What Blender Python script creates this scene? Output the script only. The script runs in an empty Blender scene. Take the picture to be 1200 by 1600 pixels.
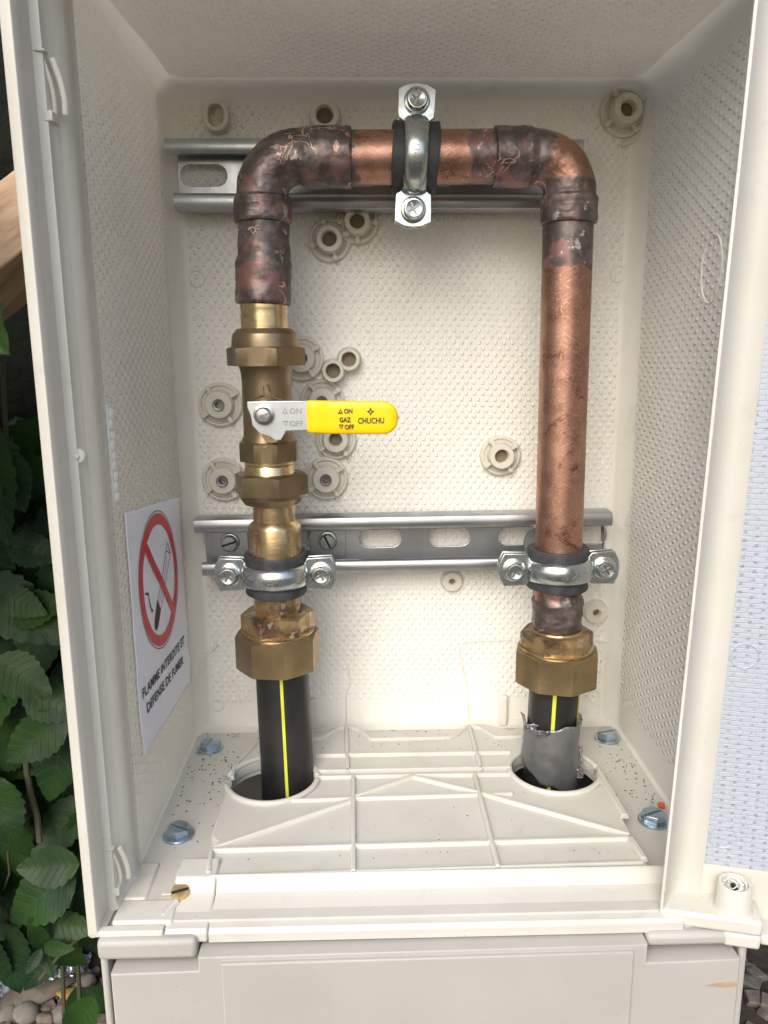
import bpy, math, random
from math import sin, cos, pi, radians, sqrt
from mathutils import Vector, Matrix, noise
C = bpy.context
SC = C.scene
random.seed(7)
MM = 0.001

# ------------------------------------------------------------------ camera, sky, sun
CAM = Vector((-26.5, -519.0, 265.13)); PITCH, YAW, ROLL, FPX = 0.20416, 0.021, -0.00717, 1221.5
fw = Vector((sin(YAW)*cos(PITCH), cos(YAW)*cos(PITCH), -sin(PITCH)))
rt0 = Vector((cos(YAW), -sin(YAW), 0)); up0 = rt0.cross(fw)
rt = cos(ROLL)*rt0 + sin(ROLL)*up0; up = -sin(ROLL)*rt0 + cos(ROLL)*up0
cd = bpy.data.cameras.new('camera'); cam = bpy.data.objects.new('camera', cd); SC.collection.objects.link(cam)
cam.matrix_world = Matrix.Translation(CAM*MM) @ Matrix((rt, up, -fw)).transposed().to_4x4()
cd.sensor_fit = 'VERTICAL'; cd.sensor_height = 36.0; cd.sensor_width = 27.0
cd.lens = FPX/1600*36.0; cd.clip_start = 0.01; cd.clip_end = 500
SC.camera = cam

SUN_EL, SUN_AZ = radians(38), radians(-19)      # azimuth seen from the box front, negative = from the left
w = bpy.data.worlds.new('World'); SC.world = w; w.use_nodes = True
wn = w.node_tree; bg = wn.nodes['Background']; sky = wn.nodes.new('ShaderNodeTexSky')
sky.sky_type = 'NISHITA'; sky.sun_disc = False; sky.sun_elevation = SUN_EL
sky.sun_rotation = pi + SUN_AZ*-1 ; sky.dust_density = 3.0; sky.ozone_density = 1.0; sky.air_density = 1.0
wn.links.new(sky.outputs[0], bg.inputs[0]); bg.inputs[1].default_value = 0.15
sd = bpy.data.lights.new('sun', 'SUN'); sd.energy = 1.65; sd.angle = radians(44); sd.color = (1.0, 0.965, 0.915)
so = bpy.data.objects.new('sun', sd); SC.collection.objects.link(so)
sdir = Vector((sin(SUN_AZ)*cos(SUN_EL), -cos(SUN_AZ)*cos(SUN_EL), sin(SUN_EL)))   # towards the sun
so.rotation_euler = sdir.to_track_quat('Z', 'Y').to_euler(); so.location = sdir*3
SC.view_settings.view_transform = 'Standard'; SC.view_settings.look = 'None'
SC.view_settings.exposure = 0.50; SC.view_settings.gamma = 1.0
SC.render.engine = 'CYCLES'

def at(px, py, ax, val):
    """point (mm) where the sight line through photo pixel px,py meets the plane ax = val"""
    d = fw + rt*((px-600)/FPX) - up*((py-800)/FPX)
    i = 'xyz'.index(ax); t = (val-CAM[i])/d[i]
    return CAM + t*d

# ------------------------------------------------------------------ mesh helpers (all in mm)
class B:
    def __init__(s): s.v = []; s.f = []; s.m = []; s.mi = 0
    def add(s, vs, fs, M=None):
        o = len(s.v)
        s.v += [tuple(M @ Vector(p)) if M else tuple(p) for p in vs]
        s.f += [tuple(i+o for i in f) for f in fs]; s.m += [s.mi]*len(fs)
        return s
    def box(s, x0, x1, y0, y1, z0, z1, M=None):
        v = [(x, y, z) for z in (z0, z1) for y in (y0, y1) for x in (x0, x1)]
        return s.add(v, [(0,2,3,1),(4,5,7,6),(0,1,5,4),(2,6,7,3),(0,4,6,2),(1,3,7,5)], M)
    def lathe(s, prof, M=None, n=32, rot=0.0, cap=(True, True), fn=None):
        v = []; f = []
        for r, z in prof:
            for k in range(n):
                a = rot+2*pi*k/n; p = Vector((r*cos(a), r*sin(a), z))
                if fn: p = fn(p)
                v.append(tuple(p))
        for j in range(len(prof)-1):
            for k in range(n):
                a, b = j*n+k, j*n+(k+1) % n
                f.append((a, b, b+n, a+n))
        if cap[0]: f.append(tuple(reversed(range(n))))
        if cap[1]: f.append(tuple((len(prof)-1)*n+k for k in range(n)))
        return s.add(v, f, M)
    def sweep(s, path, rad, n=24, cap=True, fn=None, flat=1.0, upv=None):
        path = [Vector(p) for p in path]; N = len(path)
        if not hasattr(rad, '__len__'): rad = [rad]*N
        t = [(path[min(i+1, N-1)]-path[max(i-1, 0)]).normalized() for i in range(N)]
        u = Vector(upv) if upv else (Vector((0, 0, 1)) if abs(t[0].z) < .9 else Vector((1, 0, 0)))
        u = (u - t[0]*u.dot(t[0])).normalized(); v = []; f = []
        for i in range(N):
            u = (u - t[i]*u.dot(t[i])).normalized(); q = t[i].cross(u)
            for k in range(n):
                a = 2*pi*k/n; p = path[i] + (u*cos(a)*flat + q*sin(a))*rad[i]
                if fn: p = fn(p, path[i])
                v.append(tuple(p))
        for i in range(N-1):
            for k in range(n):
                a, b = i*n+k, i*n+(k+1) % n; f.append((a, b, b+n, a+n))
        if cap: f.append(tuple(reversed(range(n)))); f.append(tuple((N-1)*n+k for k in range(n)))
        return s.add(v, f)
    def extr(s, prof, x0, x1, axis='x', nseg=1, fn=None):
        """closed profile (y,z) swept along x (or (x,y) along z)"""
        n = len(prof); v = []; f = []
        for j in range(nseg+1):
            x = x0+(x1-x0)*j/nseg
            for a, b in prof:
                p = (x, a, b) if axis == 'x' else (a, b, x)
                v.append(fn(p) if fn else p)
        for j in range(nseg):
            for k in range(n):
                a, b = j*n+k, j*n+(k+1) % n; f.append((a, b, b+n, a+n))
        f.append(tuple(reversed(range(n)))); f.append(tuple(nseg*n+k for k in range(n)))
        return s.add(v, f)
    def mesh(s, me, M=None):
        return s.add([tuple(v.co) for v in me.vertices], [tuple(p.vertices) for p in me.polygons], M)
    def build(s, name, mat, parent=None, smooth=35, bevel=0, seg=2, org=None):
        import bmesh
        me = bpy.data.meshes.new(name)
        o = bpy.data.objects.new(name, me); SC.collection.objects.link(o)
        if parent is not None:
            g = parent
            off = Vector((0, 0, 0))
            while g is not None: off += g.location; g = g.parent
            o.parent = parent
        else: off = Vector((0, 0, 0))
        if org is not None:
            o.location = Vector(org)*MM - off; off = Vector(org)*MM
        me.from_pydata([Vector(p)*MM - off for p in s.v], [], s.f)
        mats = mat if isinstance(mat, (list, tuple)) else [mat]
        for m in mats: me.materials.append(m)
        if len(mats) > 1:
            for p, i in zip(me.polygons, s.m): p.material_index = i
        bm = bmesh.new(); bm.from_mesh(me); bmesh.ops.recalc_face_normals(bm, faces=bm.faces); bm.to_mesh(me); bm.free()
        if smooth:
            for p in me.polygons: p.use_smooth = True
            me.set_sharp_from_angle(angle=radians(smooth))
        if bevel:
            md = o.modifiers.new('bevel', 'BEVEL'); md.width = bevel*MM; md.segments = seg; md.limit_method = 'ANGLE'
            md.angle_limit = radians(40); md.harden_normals = False
        me.update()
        return o

def root(name, loc, label, cat, group=None, rot=(0, 0, 0)):
    o = bpy.data.objects.new(name, None); SC.collection.objects.link(o)
    o.empty_display_size = 0.02
    o.location = Vector(loc)*MM; o.rotation_euler = rot; o['label'] = label; o['category'] = cat
    if group: o['group'] = group
    return o
def tag(o, label=None, cat=None, group=None, kind=None):
    for k, x in (('label', label), ('category', cat), ('group', group), ('kind', kind)):
        if x: o[k] = x
    return o
def _curve_mesh(cu):
    o = bpy.data.objects.new('tmp', cu); SC.collection.objects.link(o)
    C.view_layer.update()
    me = bpy.data.meshes.new_from_object(o.evaluated_get(C.evaluated_depsgraph_get()))
    bpy.data.objects.remove(o); bpy.data.curves.remove(cu)
    return me
def shape(loops, th, bev=0.0, seg=1):
    """flat plate in XY (mm) from closed loops (first outer, rest holes), centred on z=0"""
    cu = bpy.data.curves.new('s', 'CURVE'); cu.dimensions = '2D'; cu.fill_mode = 'BOTH'
    for lp in loops:
        sp = cu.splines.new('POLY'); sp.points.add(len(lp)-1)
        for p, q in zip(sp.points, lp): p.co = (q[0], q[1], 0, 1)
        sp.use_cyclic_u = True
    cu.extrude = max(th/2-bev, 0); cu.bevel_depth = bev; cu.bevel_resolution = seg; cu.offset = -bev
    return _curve_mesh(cu)
def text(txt, size, th=0.2, bold=0.0, align='LEFT', space=1.0):
    cu = bpy.data.curves.new('t', 'FONT'); cu.body = txt; cu.size = size; cu.extrude = th/2; cu.offset = bold
    cu.align_x = align; cu.space_character = space; cu.resolution_u = 3
    return _curve_mesh(cu)
def circ(cx, cy, r, n=28, a0=0, a1=2*pi, end=False):
    k = n+1 if end else n
    return [(cx+r*cos(a0+(a1-a0)*i/n), cy+r*sin(a0+(a1-a0)*i/n)) for i in range(k)]
def slot(cx, cy, w_, h_, n=8):
    r = h_/2; d = w_/2-r
    return circ(cx+d, cy, r, n, -pi/2, pi/2, True)+circ(cx-d, cy, r, n, pi/2, 3*pi/2, True)
def rrect(x0, x1, y0, y1, r, n=5):
    return (circ(x1-r, y1-r, r, n, 0, pi/2, True)+circ(x0+r, y1-r, r, n, pi/2, pi, True)
            + circ(x0+r, y0+r, r, n, pi, 1.5*pi, True)+circ(x1-r, y0+r, r, n, 1.5*pi, 2*pi, True))
T = Matrix.Translation
def XZ(y=0, x=0, z=0):            # plate drawn in XY -> stands in XZ facing -y
    return T((x, y, z)) @ Matrix.Rotation(pi/2, 4, 'X')
def RX(a): return Matrix.Rotation(a, 4, 'X')
def RY(a): return Matrix.Rotation(a, 4, 'Y')
def RZ(a): return Matrix.Rotation(a, 4, 'Z')

# ------------------------------------------------------------------ materials
class N:
    def __init__(s, name, base=(.5,.5,.5), rough=.5, metal=0.0, spec=0.5):
        s.mat = bpy.data.materials.new(name); s.mat.use_nodes = True; s.t = s.mat.node_tree
        s.b = s.t.nodes['Principled BSDF']
        s.b.inputs['Base Color'].default_value = (*base, 1); s.b.inputs['Roughness'].default_value = rough
        s.b.inputs['Metallic'].default_value = metal; s.b.inputs['Specular IOR Level'].default_value = spec
        g = s.t.nodes.new('ShaderNodeNewGeometry'); s.pos = g.outputs['Position']; s._sep = None
        s.h = None
    def L(s, a, b): s.t.links.new(a, b)
    def xyz(s):
        if not s._sep:
            s._sep = s.t.nodes.new('ShaderNodeSeparateXYZ'); s.L(s.pos, s._sep.inputs[0])
        return s._sep.outputs
    def math(s, op, a, b=None, c=None, clamp=False):
        n = s.t.nodes.new('ShaderNodeMath'); n.operation = op; n.use_clamp = clamp
        for i, x in enumerate((a, b, c)):
            if x is None: continue
            if isinstance(x, (int, float)): n.inputs[i].default_value = x
            else: s.L(x, n.inputs[i])
        return n.outputs[0]
    def ss(s, x, a, b):          # smoothstep
        n = s.t.nodes.new('ShaderNodeMapRange'); n.interpolation_type = 'SMOOTHSTEP'
        s.L(x, n.inputs[0]); n.inputs[1].default_value = a; n.inputs[2].default_value = b
        return n.outputs[0]
    def noise(s, scale, detail=3, rough=.5, vec=None, stretch=None, dist=0.0):
        n = s.t.nodes.new('ShaderNodeTexNoise'); n.inputs['Scale'].default_value = scale
        n.inputs['Detail'].default_value = detail; n.inputs['Roughness'].default_value = rough
        n.inputs['Distortion'].default_value = dist
        v = vec or s.pos
        if stretch:
            m = s.t.nodes.new('ShaderNodeMapping'); m.inputs['Scale'].default_value = stretch[:3]
            if len(stretch) > 3:
                m.vector_type = 'TEXTURE'; m.inputs['Scale'].default_value = [1/q for q in stretch[:3]]; m.inputs['Rotation'].default_value = stretch[3]
            s.L(v, m.inputs[0]); v = m.outputs[0]
        s.L(v, n.inputs['Vector']); return n.outputs['Fac']
    def voro(s, scale, feature='F1', rnd=1.0):
        n = s.t.nodes.new('ShaderNodeTexVoronoi'); n.feature = feature; n.inputs['Scale'].default_value = scale
        n.inputs['Randomness'].default_value = rnd
        s.L(s.pos, n.inputs['Vector']); return n.outputs
    def mix(s, f, a, b):
        n = s.t.nodes.new('ShaderNodeMix'); n.data_type = 'RGBA'
        if isinstance(f, (int, float)): n.inputs[0].default_value = f
        else: s.L(f, n.inputs[0])
        for x, i in ((a, 6), (b, 7)):
            if isinstance(x, tuple): n.inputs[i].default_value = (*x[:3], 1)
            else: s.L(x, n.inputs[i])
        return n.outputs[2]
    def col(s, x): s.L(x, s.b.inputs['Base Color'])
    def rough(s, x, lo=0, hi=1):
        n = s.t.nodes.new('ShaderNodeMapRange'); s.L(x, n.inputs[0]); n.inputs[3].default_value = lo; n.inputs[4].default_value = hi
        s.L(n.outputs[0], s.b.inputs['Roughness'])
    def bump(s, h, dist, strength=1.0):
        n = s.t.nodes.new('ShaderNodeBump'); n.inputs['Distance'].default_value = dist*MM; n.inputs['Strength'].default_value = strength
        s.L(h, n.inputs['Height'])
        if s.h: s.L(s.h, n.inputs['Normal'])
        s.h = n.outputs[0]; s.L(s.h, s.b.inputs['Normal'])
        return s

CREAM = (0.84, 0.825, 0.76); CREAM2 = (0.80, 0.78, 0.70)
def translucent(n, fac, colr=(0.86, 0.80, 0.66)):
    t = n.t; out = [x for x in t.nodes if x.type == 'OUTPUT_MATERIAL'][0]
    tr = t.nodes.new('ShaderNodeBsdfTranslucent'); tr.inputs[0].default_value = (*colr, 1)
    mx = t.nodes.new('ShaderNodeMixShader'); mx.inputs[0].default_value = fac
    n.L(n.b.outputs[0], mx.inputs[1]); n.L(tr.outputs[0], mx.inputs[2]); n.L(mx.outputs[0], out.inputs['Surface'])
def plastic(name, c1=CREAM, c2=CREAM2, rough=.42, speck=True, trans=0):
    n = N(name, c1, rough)
    nz = n.noise(14, 4, .6); c = n.mix(n.ss(nz, .35, .72), c1, c2)
    st = n.noise(38, 5, .7, dist=.8); c = n.mix(n.math('MULTIPLY', n.ss(st, .56, .74), .30), c, (0.42, 0.385, 0.31))
    if speck:      # ingrained grime specks
        v = n.noise(900, 2, .5); k = n.noise(30, 3)
        m = n.math('MULTIPLY', n.ss(v, .70, .76), n.ss(k, .5, .62))
        c = n.mix(m, c, (0.30, 0.26, 0.20))
    n.col(c); n.rough(n.noise(60, 3), rough-.08, rough+.12)
    n.bump(n.noise(120, 3), 0.25, .35)
    n.bump(n.noise(900, 2), 0.04, .5)
    if trans: translucent(n, trans)
    return n.mat
def embossed(name, a, b, pa, pb, masks, depth=.8, trans=.28, c1=(0.81, 0.80, 0.735), c2=(0.77, 0.755, 0.685)):
    """cream plastic with a staggered grid of pips on axes a,b; masks = [(axis,lo,hi)] in mm"""
    n = N(name, c1, .36)
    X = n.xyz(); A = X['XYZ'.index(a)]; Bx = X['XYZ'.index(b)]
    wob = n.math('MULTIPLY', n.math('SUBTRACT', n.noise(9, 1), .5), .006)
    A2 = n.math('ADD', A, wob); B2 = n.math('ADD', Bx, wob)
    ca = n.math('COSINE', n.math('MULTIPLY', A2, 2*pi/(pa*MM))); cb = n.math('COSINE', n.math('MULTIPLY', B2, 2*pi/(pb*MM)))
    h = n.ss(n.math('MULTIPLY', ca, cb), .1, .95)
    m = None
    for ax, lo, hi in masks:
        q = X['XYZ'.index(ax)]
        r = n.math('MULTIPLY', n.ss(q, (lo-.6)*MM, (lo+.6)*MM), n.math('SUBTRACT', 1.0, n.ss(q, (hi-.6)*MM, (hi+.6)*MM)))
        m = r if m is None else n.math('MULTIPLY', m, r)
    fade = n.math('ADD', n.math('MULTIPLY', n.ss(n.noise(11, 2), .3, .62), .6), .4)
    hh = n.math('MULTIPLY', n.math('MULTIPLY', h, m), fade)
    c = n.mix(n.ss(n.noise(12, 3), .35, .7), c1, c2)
    c = n.mix(n.math('MULTIPLY', hh, .9), c, (0.95, 0.95, 0.94))  # pips whitened: their bright glints are put into the base colour
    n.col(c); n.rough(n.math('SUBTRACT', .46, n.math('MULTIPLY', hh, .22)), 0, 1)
    st = n.noise(24, 5, .7, dist=.8); c = n.mix(n.math('MULTIPLY', n.ss(st, .56, .76), .25), c, (0.48, 0.43, 0.33)); n.col(c)
    n.bump(n.noise(45, 3), .5, .4)
    n.bump(hh, depth, 1.0)
    translucent(n, trans)
    return n.mat

def metal(name, c1, c2, rough=.35, metallic=1.0, sc=60, streak=None, bmp=.12):
    n = N(name, c1, rough, metallic)
    c = n.mix(n.ss(n.noise(sc, 4, .6), .35, .68), c1, c2); n.col(c)
    n.rough(n.noise(sc*2, 4, .6), rough-.10, rough+.16)
    if streak: n.bump(n.noise(400, 2, .5, stretch=streak), bmp, .5)
    n.bump(n.noise(260, 3), bmp, .4)
    return n.mat

M_plastic = plastic('cream_plastic', trans=.2)
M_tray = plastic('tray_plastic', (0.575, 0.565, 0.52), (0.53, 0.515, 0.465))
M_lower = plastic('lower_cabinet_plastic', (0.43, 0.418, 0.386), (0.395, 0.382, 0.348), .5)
M_rim = plastic('rim_plastic', (0.72, 0.705, 0.64), (0.67, 0.65, 0.58), .40, trans=.15)
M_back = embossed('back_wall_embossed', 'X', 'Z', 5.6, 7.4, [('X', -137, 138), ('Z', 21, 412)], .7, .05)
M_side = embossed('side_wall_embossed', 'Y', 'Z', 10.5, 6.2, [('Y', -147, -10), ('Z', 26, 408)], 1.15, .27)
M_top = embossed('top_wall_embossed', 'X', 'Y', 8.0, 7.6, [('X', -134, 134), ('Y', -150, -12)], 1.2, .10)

def copper_mat(name, dark_fn=None, dark_amt=.0):
    n = N(name, (.7,.36,.24), .35, 1.0)
    base = n.mix(n.ss(n.noise(28, 4, .65), .38, .66), (0.50, 0.29, 0.215), (0.32, 0.18, 0.135))
    patt = n.noise(75, 5, .7, dist=.6); base = n.mix(n.ss(patt, .56, .70), base, (0.20, 0.095, 0.065))
    # crossing fine sanding scratches
    s1 = n.noise(1500, 2, .6, stretch=(1, 1, .04, (0, radians(62), 0))); s2 = n.noise(1500, 2, .6, stretch=(1, 1, .04, (0, radians(-58), 0)))
    sc = n.math('MAXIMUM', s1, s2); base = n.mix(n.math('MULTIPLY', n.ss(sc, .56, .70), .5), base, (0.84, 0.50, 0.38))
    X = n.xyz(); nz = n.math('MULTIPLY', n.math('SUBTRACT', n.noise(110, 3, .6), .5), .016)
    dk = dark_fn(n, X, nz) if dark_fn else None
    dn = n.noise(95, 5, .65)
    dark = n.mix(n.ss(dn, .42, .68), (0.11, 0.088, 0.082), (0.235, 0.195, 0.18))
    dark = n.mix(n.math('MULTIPLY', n.ss(n.noise(40, 3, .5, dist=1.0), .55, .62), .6), dark, (0.34, 0.17, 0.16))
    # bare copper seams round the oxide islands
    e = n.noise(62, 3, .55, dist=1.6); seam = n.math('MULTIPLY', n.ss(e, .555, .57), n.math('SUBTRACT', 1.0, n.ss(e, .585, .60)))
    seam = n.math('MULTIPLY', seam, n.ss(n.noise(34, 2), .50, .56))
    dark = n.mix(seam, dark, (0.62, 0.41, 0.33))
    # smeared solder
    sol = n.math('MULTIPLY', n.ss(n.noise(150, 4, .6), .60, .66), n.ss(n.noise(26, 2), .52, .60))
    dark = n.mix(sol, dark, (0.50, 0.47, 0.46))
    if dk is not None: n.col(n.mix(dk, base, dark))
    else: n.col(dark if dark_amt else base)
    n.rough(n.noise(180, 4, .6), .34, .56)
    m = n.math('SUBTRACT', 1.0, n.math('MULTIPLY', dk, .35)) if dk is not None else None
    if m is not None: n.L(m, n.b.inputs['Metallic'])
    elif dark_amt: n.b.inputs['Metallic'].default_value = .68
    n.bump(n.math('ADD', sc, 0), .06, .6)
    n.bump(n.noise(130, 4, .6), .7 if (dark_amt or dk is None) and dark_amt else .12, .6)
    return n.mat
M_riser = copper_mat('riser_copper', lambda n, X, nz: n.ss(n.math('ADD', X[2], nz), .3085, .3105))
M_cross = copper_mat('crosspiece_copper', lambda n, X, nz: n.math('ADD', n.ss(n.math('ADD', X[0], nz), .028, .031),
                     n.math('SUBTRACT', 1.0, n.ss(n.math('ADD', X[0], nz), -.032, -.029)), clamp=True))
M_elbow = copper_mat('torched_copper', None, 1.0)
M_elbowR = copper_mat('torched_copper_bare_bend', lambda n, X, nz: n.math('SUBTRACT', 1.0, n.math('MULTIPLY',
    n.ss(n.math('ADD', n.math('ADD', X[0], nz), nz), .070, .074), n.ss(n.math('ADD', n.math('SUBTRACT', X[2], nz), nz), .354, .357))), 0)
M_brass = metal('bright_brass', (0.74, 0.60, 0.35), (0.50, 0.38, 0.22), .24, 1, 70, (.12, .12, 1), .10)
M_bronze = metal('dull_bronze', (0.30, 0.23, 0.14), (0.20, 0.155, 0.10), .36, .9, 50)
M_nut = metal('brass_nut', (0.40, 0.30, 0.165), (0.28, 0.21, 0.12), .34, .95, 45)
def stained():
    n = N('scorched_brass', (.5,.4,.2), .38, .85)
    c = n.mix(n.ss(n.noise(55, 4, .6), .42, .62), (0.48, 0.35, 0.17), (0.16, 0.105, 0.075))
    c = n.mix(n.ss(n.noise(48, 3, .6, dist=1.2), .56, .63), c, (0.52, 0.30, 0.27))
    c = n.mix(n.math('MULTIPLY', n.ss(n.noise(170, 3), .60, .66), .7), c, (0.66, 0.58, 0.48))
    n.col(c); n.rough(n.noise(120, 4), .28, .55); n.bump(n.noise(140, 4), .5, .6)
    return n.mat
M_stain = stained()
M_zinc = metal('zinc_plate', (0.62, 0.66, 0.66), (0.50, 0.55, 0.57), .24, 1, 90)
M_zblue = metal('blue_zinc', (0.52, 0.62, 0.70), (0.40, 0.48, 0.55), .26, 1, 90)
M_galv = metal('galvanised_steel', (0.50, 0.515, 0.53), (0.38, 0.395, 0.41), .33, 1, 35, (.02, 1, 1), .06)
M_lever = metal('lever_steel', (0.55, 0.585, 0.60), (0.46, 0.49, 0.51), .42, .85, 60)
M_dull = metal('dull_steel', (0.30, 0.30, 0.30), (0.20, 0.20, 0.20), .4, 1, 90)
M_rubber = N('rubber', (0.045, 0.047, 0.055), .62).bump(N.noise, 0) if False else None
def simple(name, c1, c2, rough, sc=60, bmp=.1, metal_=0, spec=.5, b2=None):
    n = N(name, c1, rough, metal_, spec); n.col(n.mix(n.ss(n.noise(sc, 4, .6), .35, .7), c1, c2))
    n.rough(n.noise(sc*2, 3), max(rough-.08, .02), min(rough+.1, 1)); n.bump(n.noise(sc*3, 3), bmp, .5)
    return n.mat
M_rubber = simple('rubber', (0.026, 0.027, 0.032), (0.055, 0.055, 0.062), .60, 120)
M_pe = simple('black_polyethylene', (0.012, 0.012, 0.012), (0.022, 0.021, 0.020), .38, 40, .1)
M_stripe = simple('yellow_stripe', (0.62, 0.66, 0.06), (0.52, 0.55, 0.05), .45)
M_grip = simple('yellow_vinyl', (0.90, 0.62, 0.004), (0.86, 0.57, 0.004), .30, 25, .12)
M_ink = simple('black_ink', (0.02, 0.02, 0.02), (0.04, 0.04, 0.04), .6)
M_tape = simple('grey_duct_tape', (0.20, 0.20, 0.205), (0.12, 0.12, 0.125), .32, 40, .3, .45)
M_paper = simple('sticker_paper', (0.88, 0.88, 0.97), (0.85, 0.85, 0.94), .45, 20, .2)
M_red = simple('sticker_red', (0.66, 0.045, 0.055), (0.58, 0.04, 0.05), .45)
M_soil = simple('soil', (0.045, 0.034, 0.024), (0.09, 0.072, 0.052), .95, 40, 4)
M_void = simple('dark_interior', (0.012, 0.011, 0.010), (0.02, 0.018, 0.015), .9)
M_speck = simple('swarf', (0.07, 0.055, 0.045), (0.30, 0.25, 0.20), .7, 300)

# ------------------------------------------------------------------ gas meter cabinet
W2, HH, RC = 150.0, 425.0, 13.0
cab = root('meter_cabinet', (0, 0, 0), 'open cream plastic gas cabinet with embossed inner walls around the copper pipes', 'cabinet')

def rect_ring(off, y, r, zo=None, n=6):
    """rounded rectangle loop of the opening grown by off, at depth y"""
    zo = off if zo is None else zo
    a, c, d, e = -W2-off, W2+off, -zo, HH+off; r = max(r, .5); q = min(r, 4.0)
    L_ = (circ(c-r, e-r, r, n, 0, pi/2, True)+circ(a+r, e-r, r, n, pi/2, pi, True)+circ(a+q, d+q, q, n, pi, 1.5*pi, True)+circ(c-q, d+q, q, n, 1.5*pi, 2*pi, True))
    return [(p[0], max(y, -174.0) if p[0] > 120 else y, p[1]) for p in L_]
def ring_faces(n, m): return [(j*n+k, j*n+(k+1) % n, (j+1)*n+(k+1) % n, (j+1)*n+k) for j in range(m-1) for k in range(n)]
# inner shell without its floor
b = B(); loops = []
NR = 6
for y, q in ((-150, 4), (-120, 8), (-50, RC), (-RC, RC)): loops.append(rect_ring(0, y, q, 0, NR))
for k in range(1, 7):
    a = pi/2*k/6; loops.append(rect_ring(-RC*(1-cos(a)), -RC+RC*sin(a), max(RC*cos(a), .6), -4*(1-cos(a)), NR))
nl = len(loops[0]); V = [p for l in loops for p in l]; F = ring_faces(nl, len(loops)) + [tuple((len(loops)-1)*nl+k for k in range(nl))]
FL = []; MI = []
for f in F:
    c = sum((Vector(V[i]) for i in f), Vector())/len(f)
    nrm = (Vector(V[f[1]])-Vector(V[f[0]])).cross(Vector(V[f[2]])-Vector(V[f[1]])); nrm = nrm.normalized() if nrm.length > 0 else nrm
    if c.z < .6: continue                  # the floor is a part of its own
    FL.append(f)
    MI.append(1 if abs(nrm.y) > .99 else 2 if abs(nrm.x) > .99 else 3 if (abs(nrm.z) > .99 and c.z > 300) else 0)
b.add(V, FL); b.m = MI
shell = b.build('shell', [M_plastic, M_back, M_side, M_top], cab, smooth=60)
# front rim staircase plus the outer skin
prof = [(0, -150), (-1.2, -157), (-1.0, -163.5), (-.3, -164.5), (.4, -171.5), (1.2, -172.5), (1.5, -181), (5.0, -182), (5.2, -190), (4.9, -197.6), (5.4, -198.3), (9.2, -198.3),
        (9.8, -197.6), (9.9, -186), (8.5, -184.5), (5, -178), (3, -168), (1.0, -150), (0.4, -146)]
b = B(); loops = [rect_ring(o, y, 4-o*.25, o*.35 if o > 0 else o, NR) for o, y in prof]
nl = len(loops[0]); V = [p for l in loops for p in l]
F = []
for f in ring_faces(nl, len(loops)):
    c = sum((Vector(V[i]) for i in f), Vector())/4
    if c.z < 6 and abs(c.x) < 128: continue       # opening for the sill
    F.append(f)
b.add(V, F); rim = b.build('front_rim', M_rim, cab, smooth=50)
# floor pan with two pipe openings
HL, HR, RH = (-87.0, -81.0), (87.5, -77.0), 26.0
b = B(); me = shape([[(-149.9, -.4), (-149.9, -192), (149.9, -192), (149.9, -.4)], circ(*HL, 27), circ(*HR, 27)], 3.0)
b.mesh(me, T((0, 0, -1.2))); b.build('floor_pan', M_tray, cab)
# L shaped moulding at the left foot of the rim and its twin on the right
for s in (-1, 1):
    b = B()
    xs = sorted((s*121.5, s*150)); b.box(xs[0], xs[1], -193.5, -178, -4, 1.2)
    xs = sorted((s*138, s*149.2)); b.box(xs[0], xs[1], -178, -150, -2, 1.6)
    b.build('corner_ledge', M_rim, cab, bevel=1.2)

# hinge brackets notched into the left rim, top and bottom
def hinge_notch(zc):
    b = B()
    pts = [(-149.2+2.6*sin(t*2.2), -176+4*t, zc+10-20*t) for t in [i/10 for i in range(11)]]
    b.sweep([(x, y-1.5, z) for x, y, z in pts], 1.3, n=10)
    b.sweep([(x-3.5, y-3.5, z) for x, y, z in pts], 1.0, n=10)
    b.box(-153.0, -149.5, -181.6, -174, zc-14, zc-10)
    b.box(-154.6, -150.2, -182.2, -178, zc+11, zc+12)
    return b.build('hinge_notch', M_rim, cab, bevel=.4)
hinge_notch(369); hinge_notch(20)
b = B(); b.box(-159.4, -124.8, -198.2, -193.7, -3.4, -.3); b.build('rim_foot', M_rim, cab, bevel=.7)
b = B(); b.lathe([(3.4, 0), (3.4, 1.6), (2.8, 2.4), (1.3, 2.4), (1.2, 3.4), (.8, 3.8)], T((-152.0, -178, 221)) @ RX(pi/2), 20)
b.build('rim_button', M_rim, cab)

# clear clip strip on the left wall
b = B()
for i in range(9): b.lathe([(3.2, 0), (3.0, 1.2), (1.5, 2.0)], T((-149.8, -140-(i % 2)*1.2, 196+i*5.0)) @ RY(pi/2), 12)
b.box(-150.2, -149.0, -144.5, -135, 192, 241)
b.build('clip_strip', simple('clear_strip', (.80,.79,.74), (.74,.73,.67), .22, 60, .4), cab, bevel=.4)
# glossy gum streaks / moulding ovals
def oval(px, py, a, c, plane, val, th=.7):
    cpt = at(px, py, plane, val); pts = []
    for i in range(25):
        t = 2*pi*i/24
        pts.append((cpt.x, cpt.y+a*cos(t), cpt.z+c*sin(t)) if plane == 'x' else (cpt.x+a*cos(t), cpt.y, cpt.z+c*sin(t)))
    return pts
for px, py, r, q, pl, val in ((1112, 420, 12, 17, 'x', 149.9), (307, 436, 5, 5, 'y', 0), (966, 428, 5, 5, 'y', 0), (928, 1088, 4.5, 4.5, 'y', 0), (340, 1102, 4.5, 4.5, 'y', 0)):
    b = B(); b.sweep(oval(px, py, r, q, pl, val), .55, 6, False); b.build('moulding_mark', M_plastic, cab)

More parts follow.
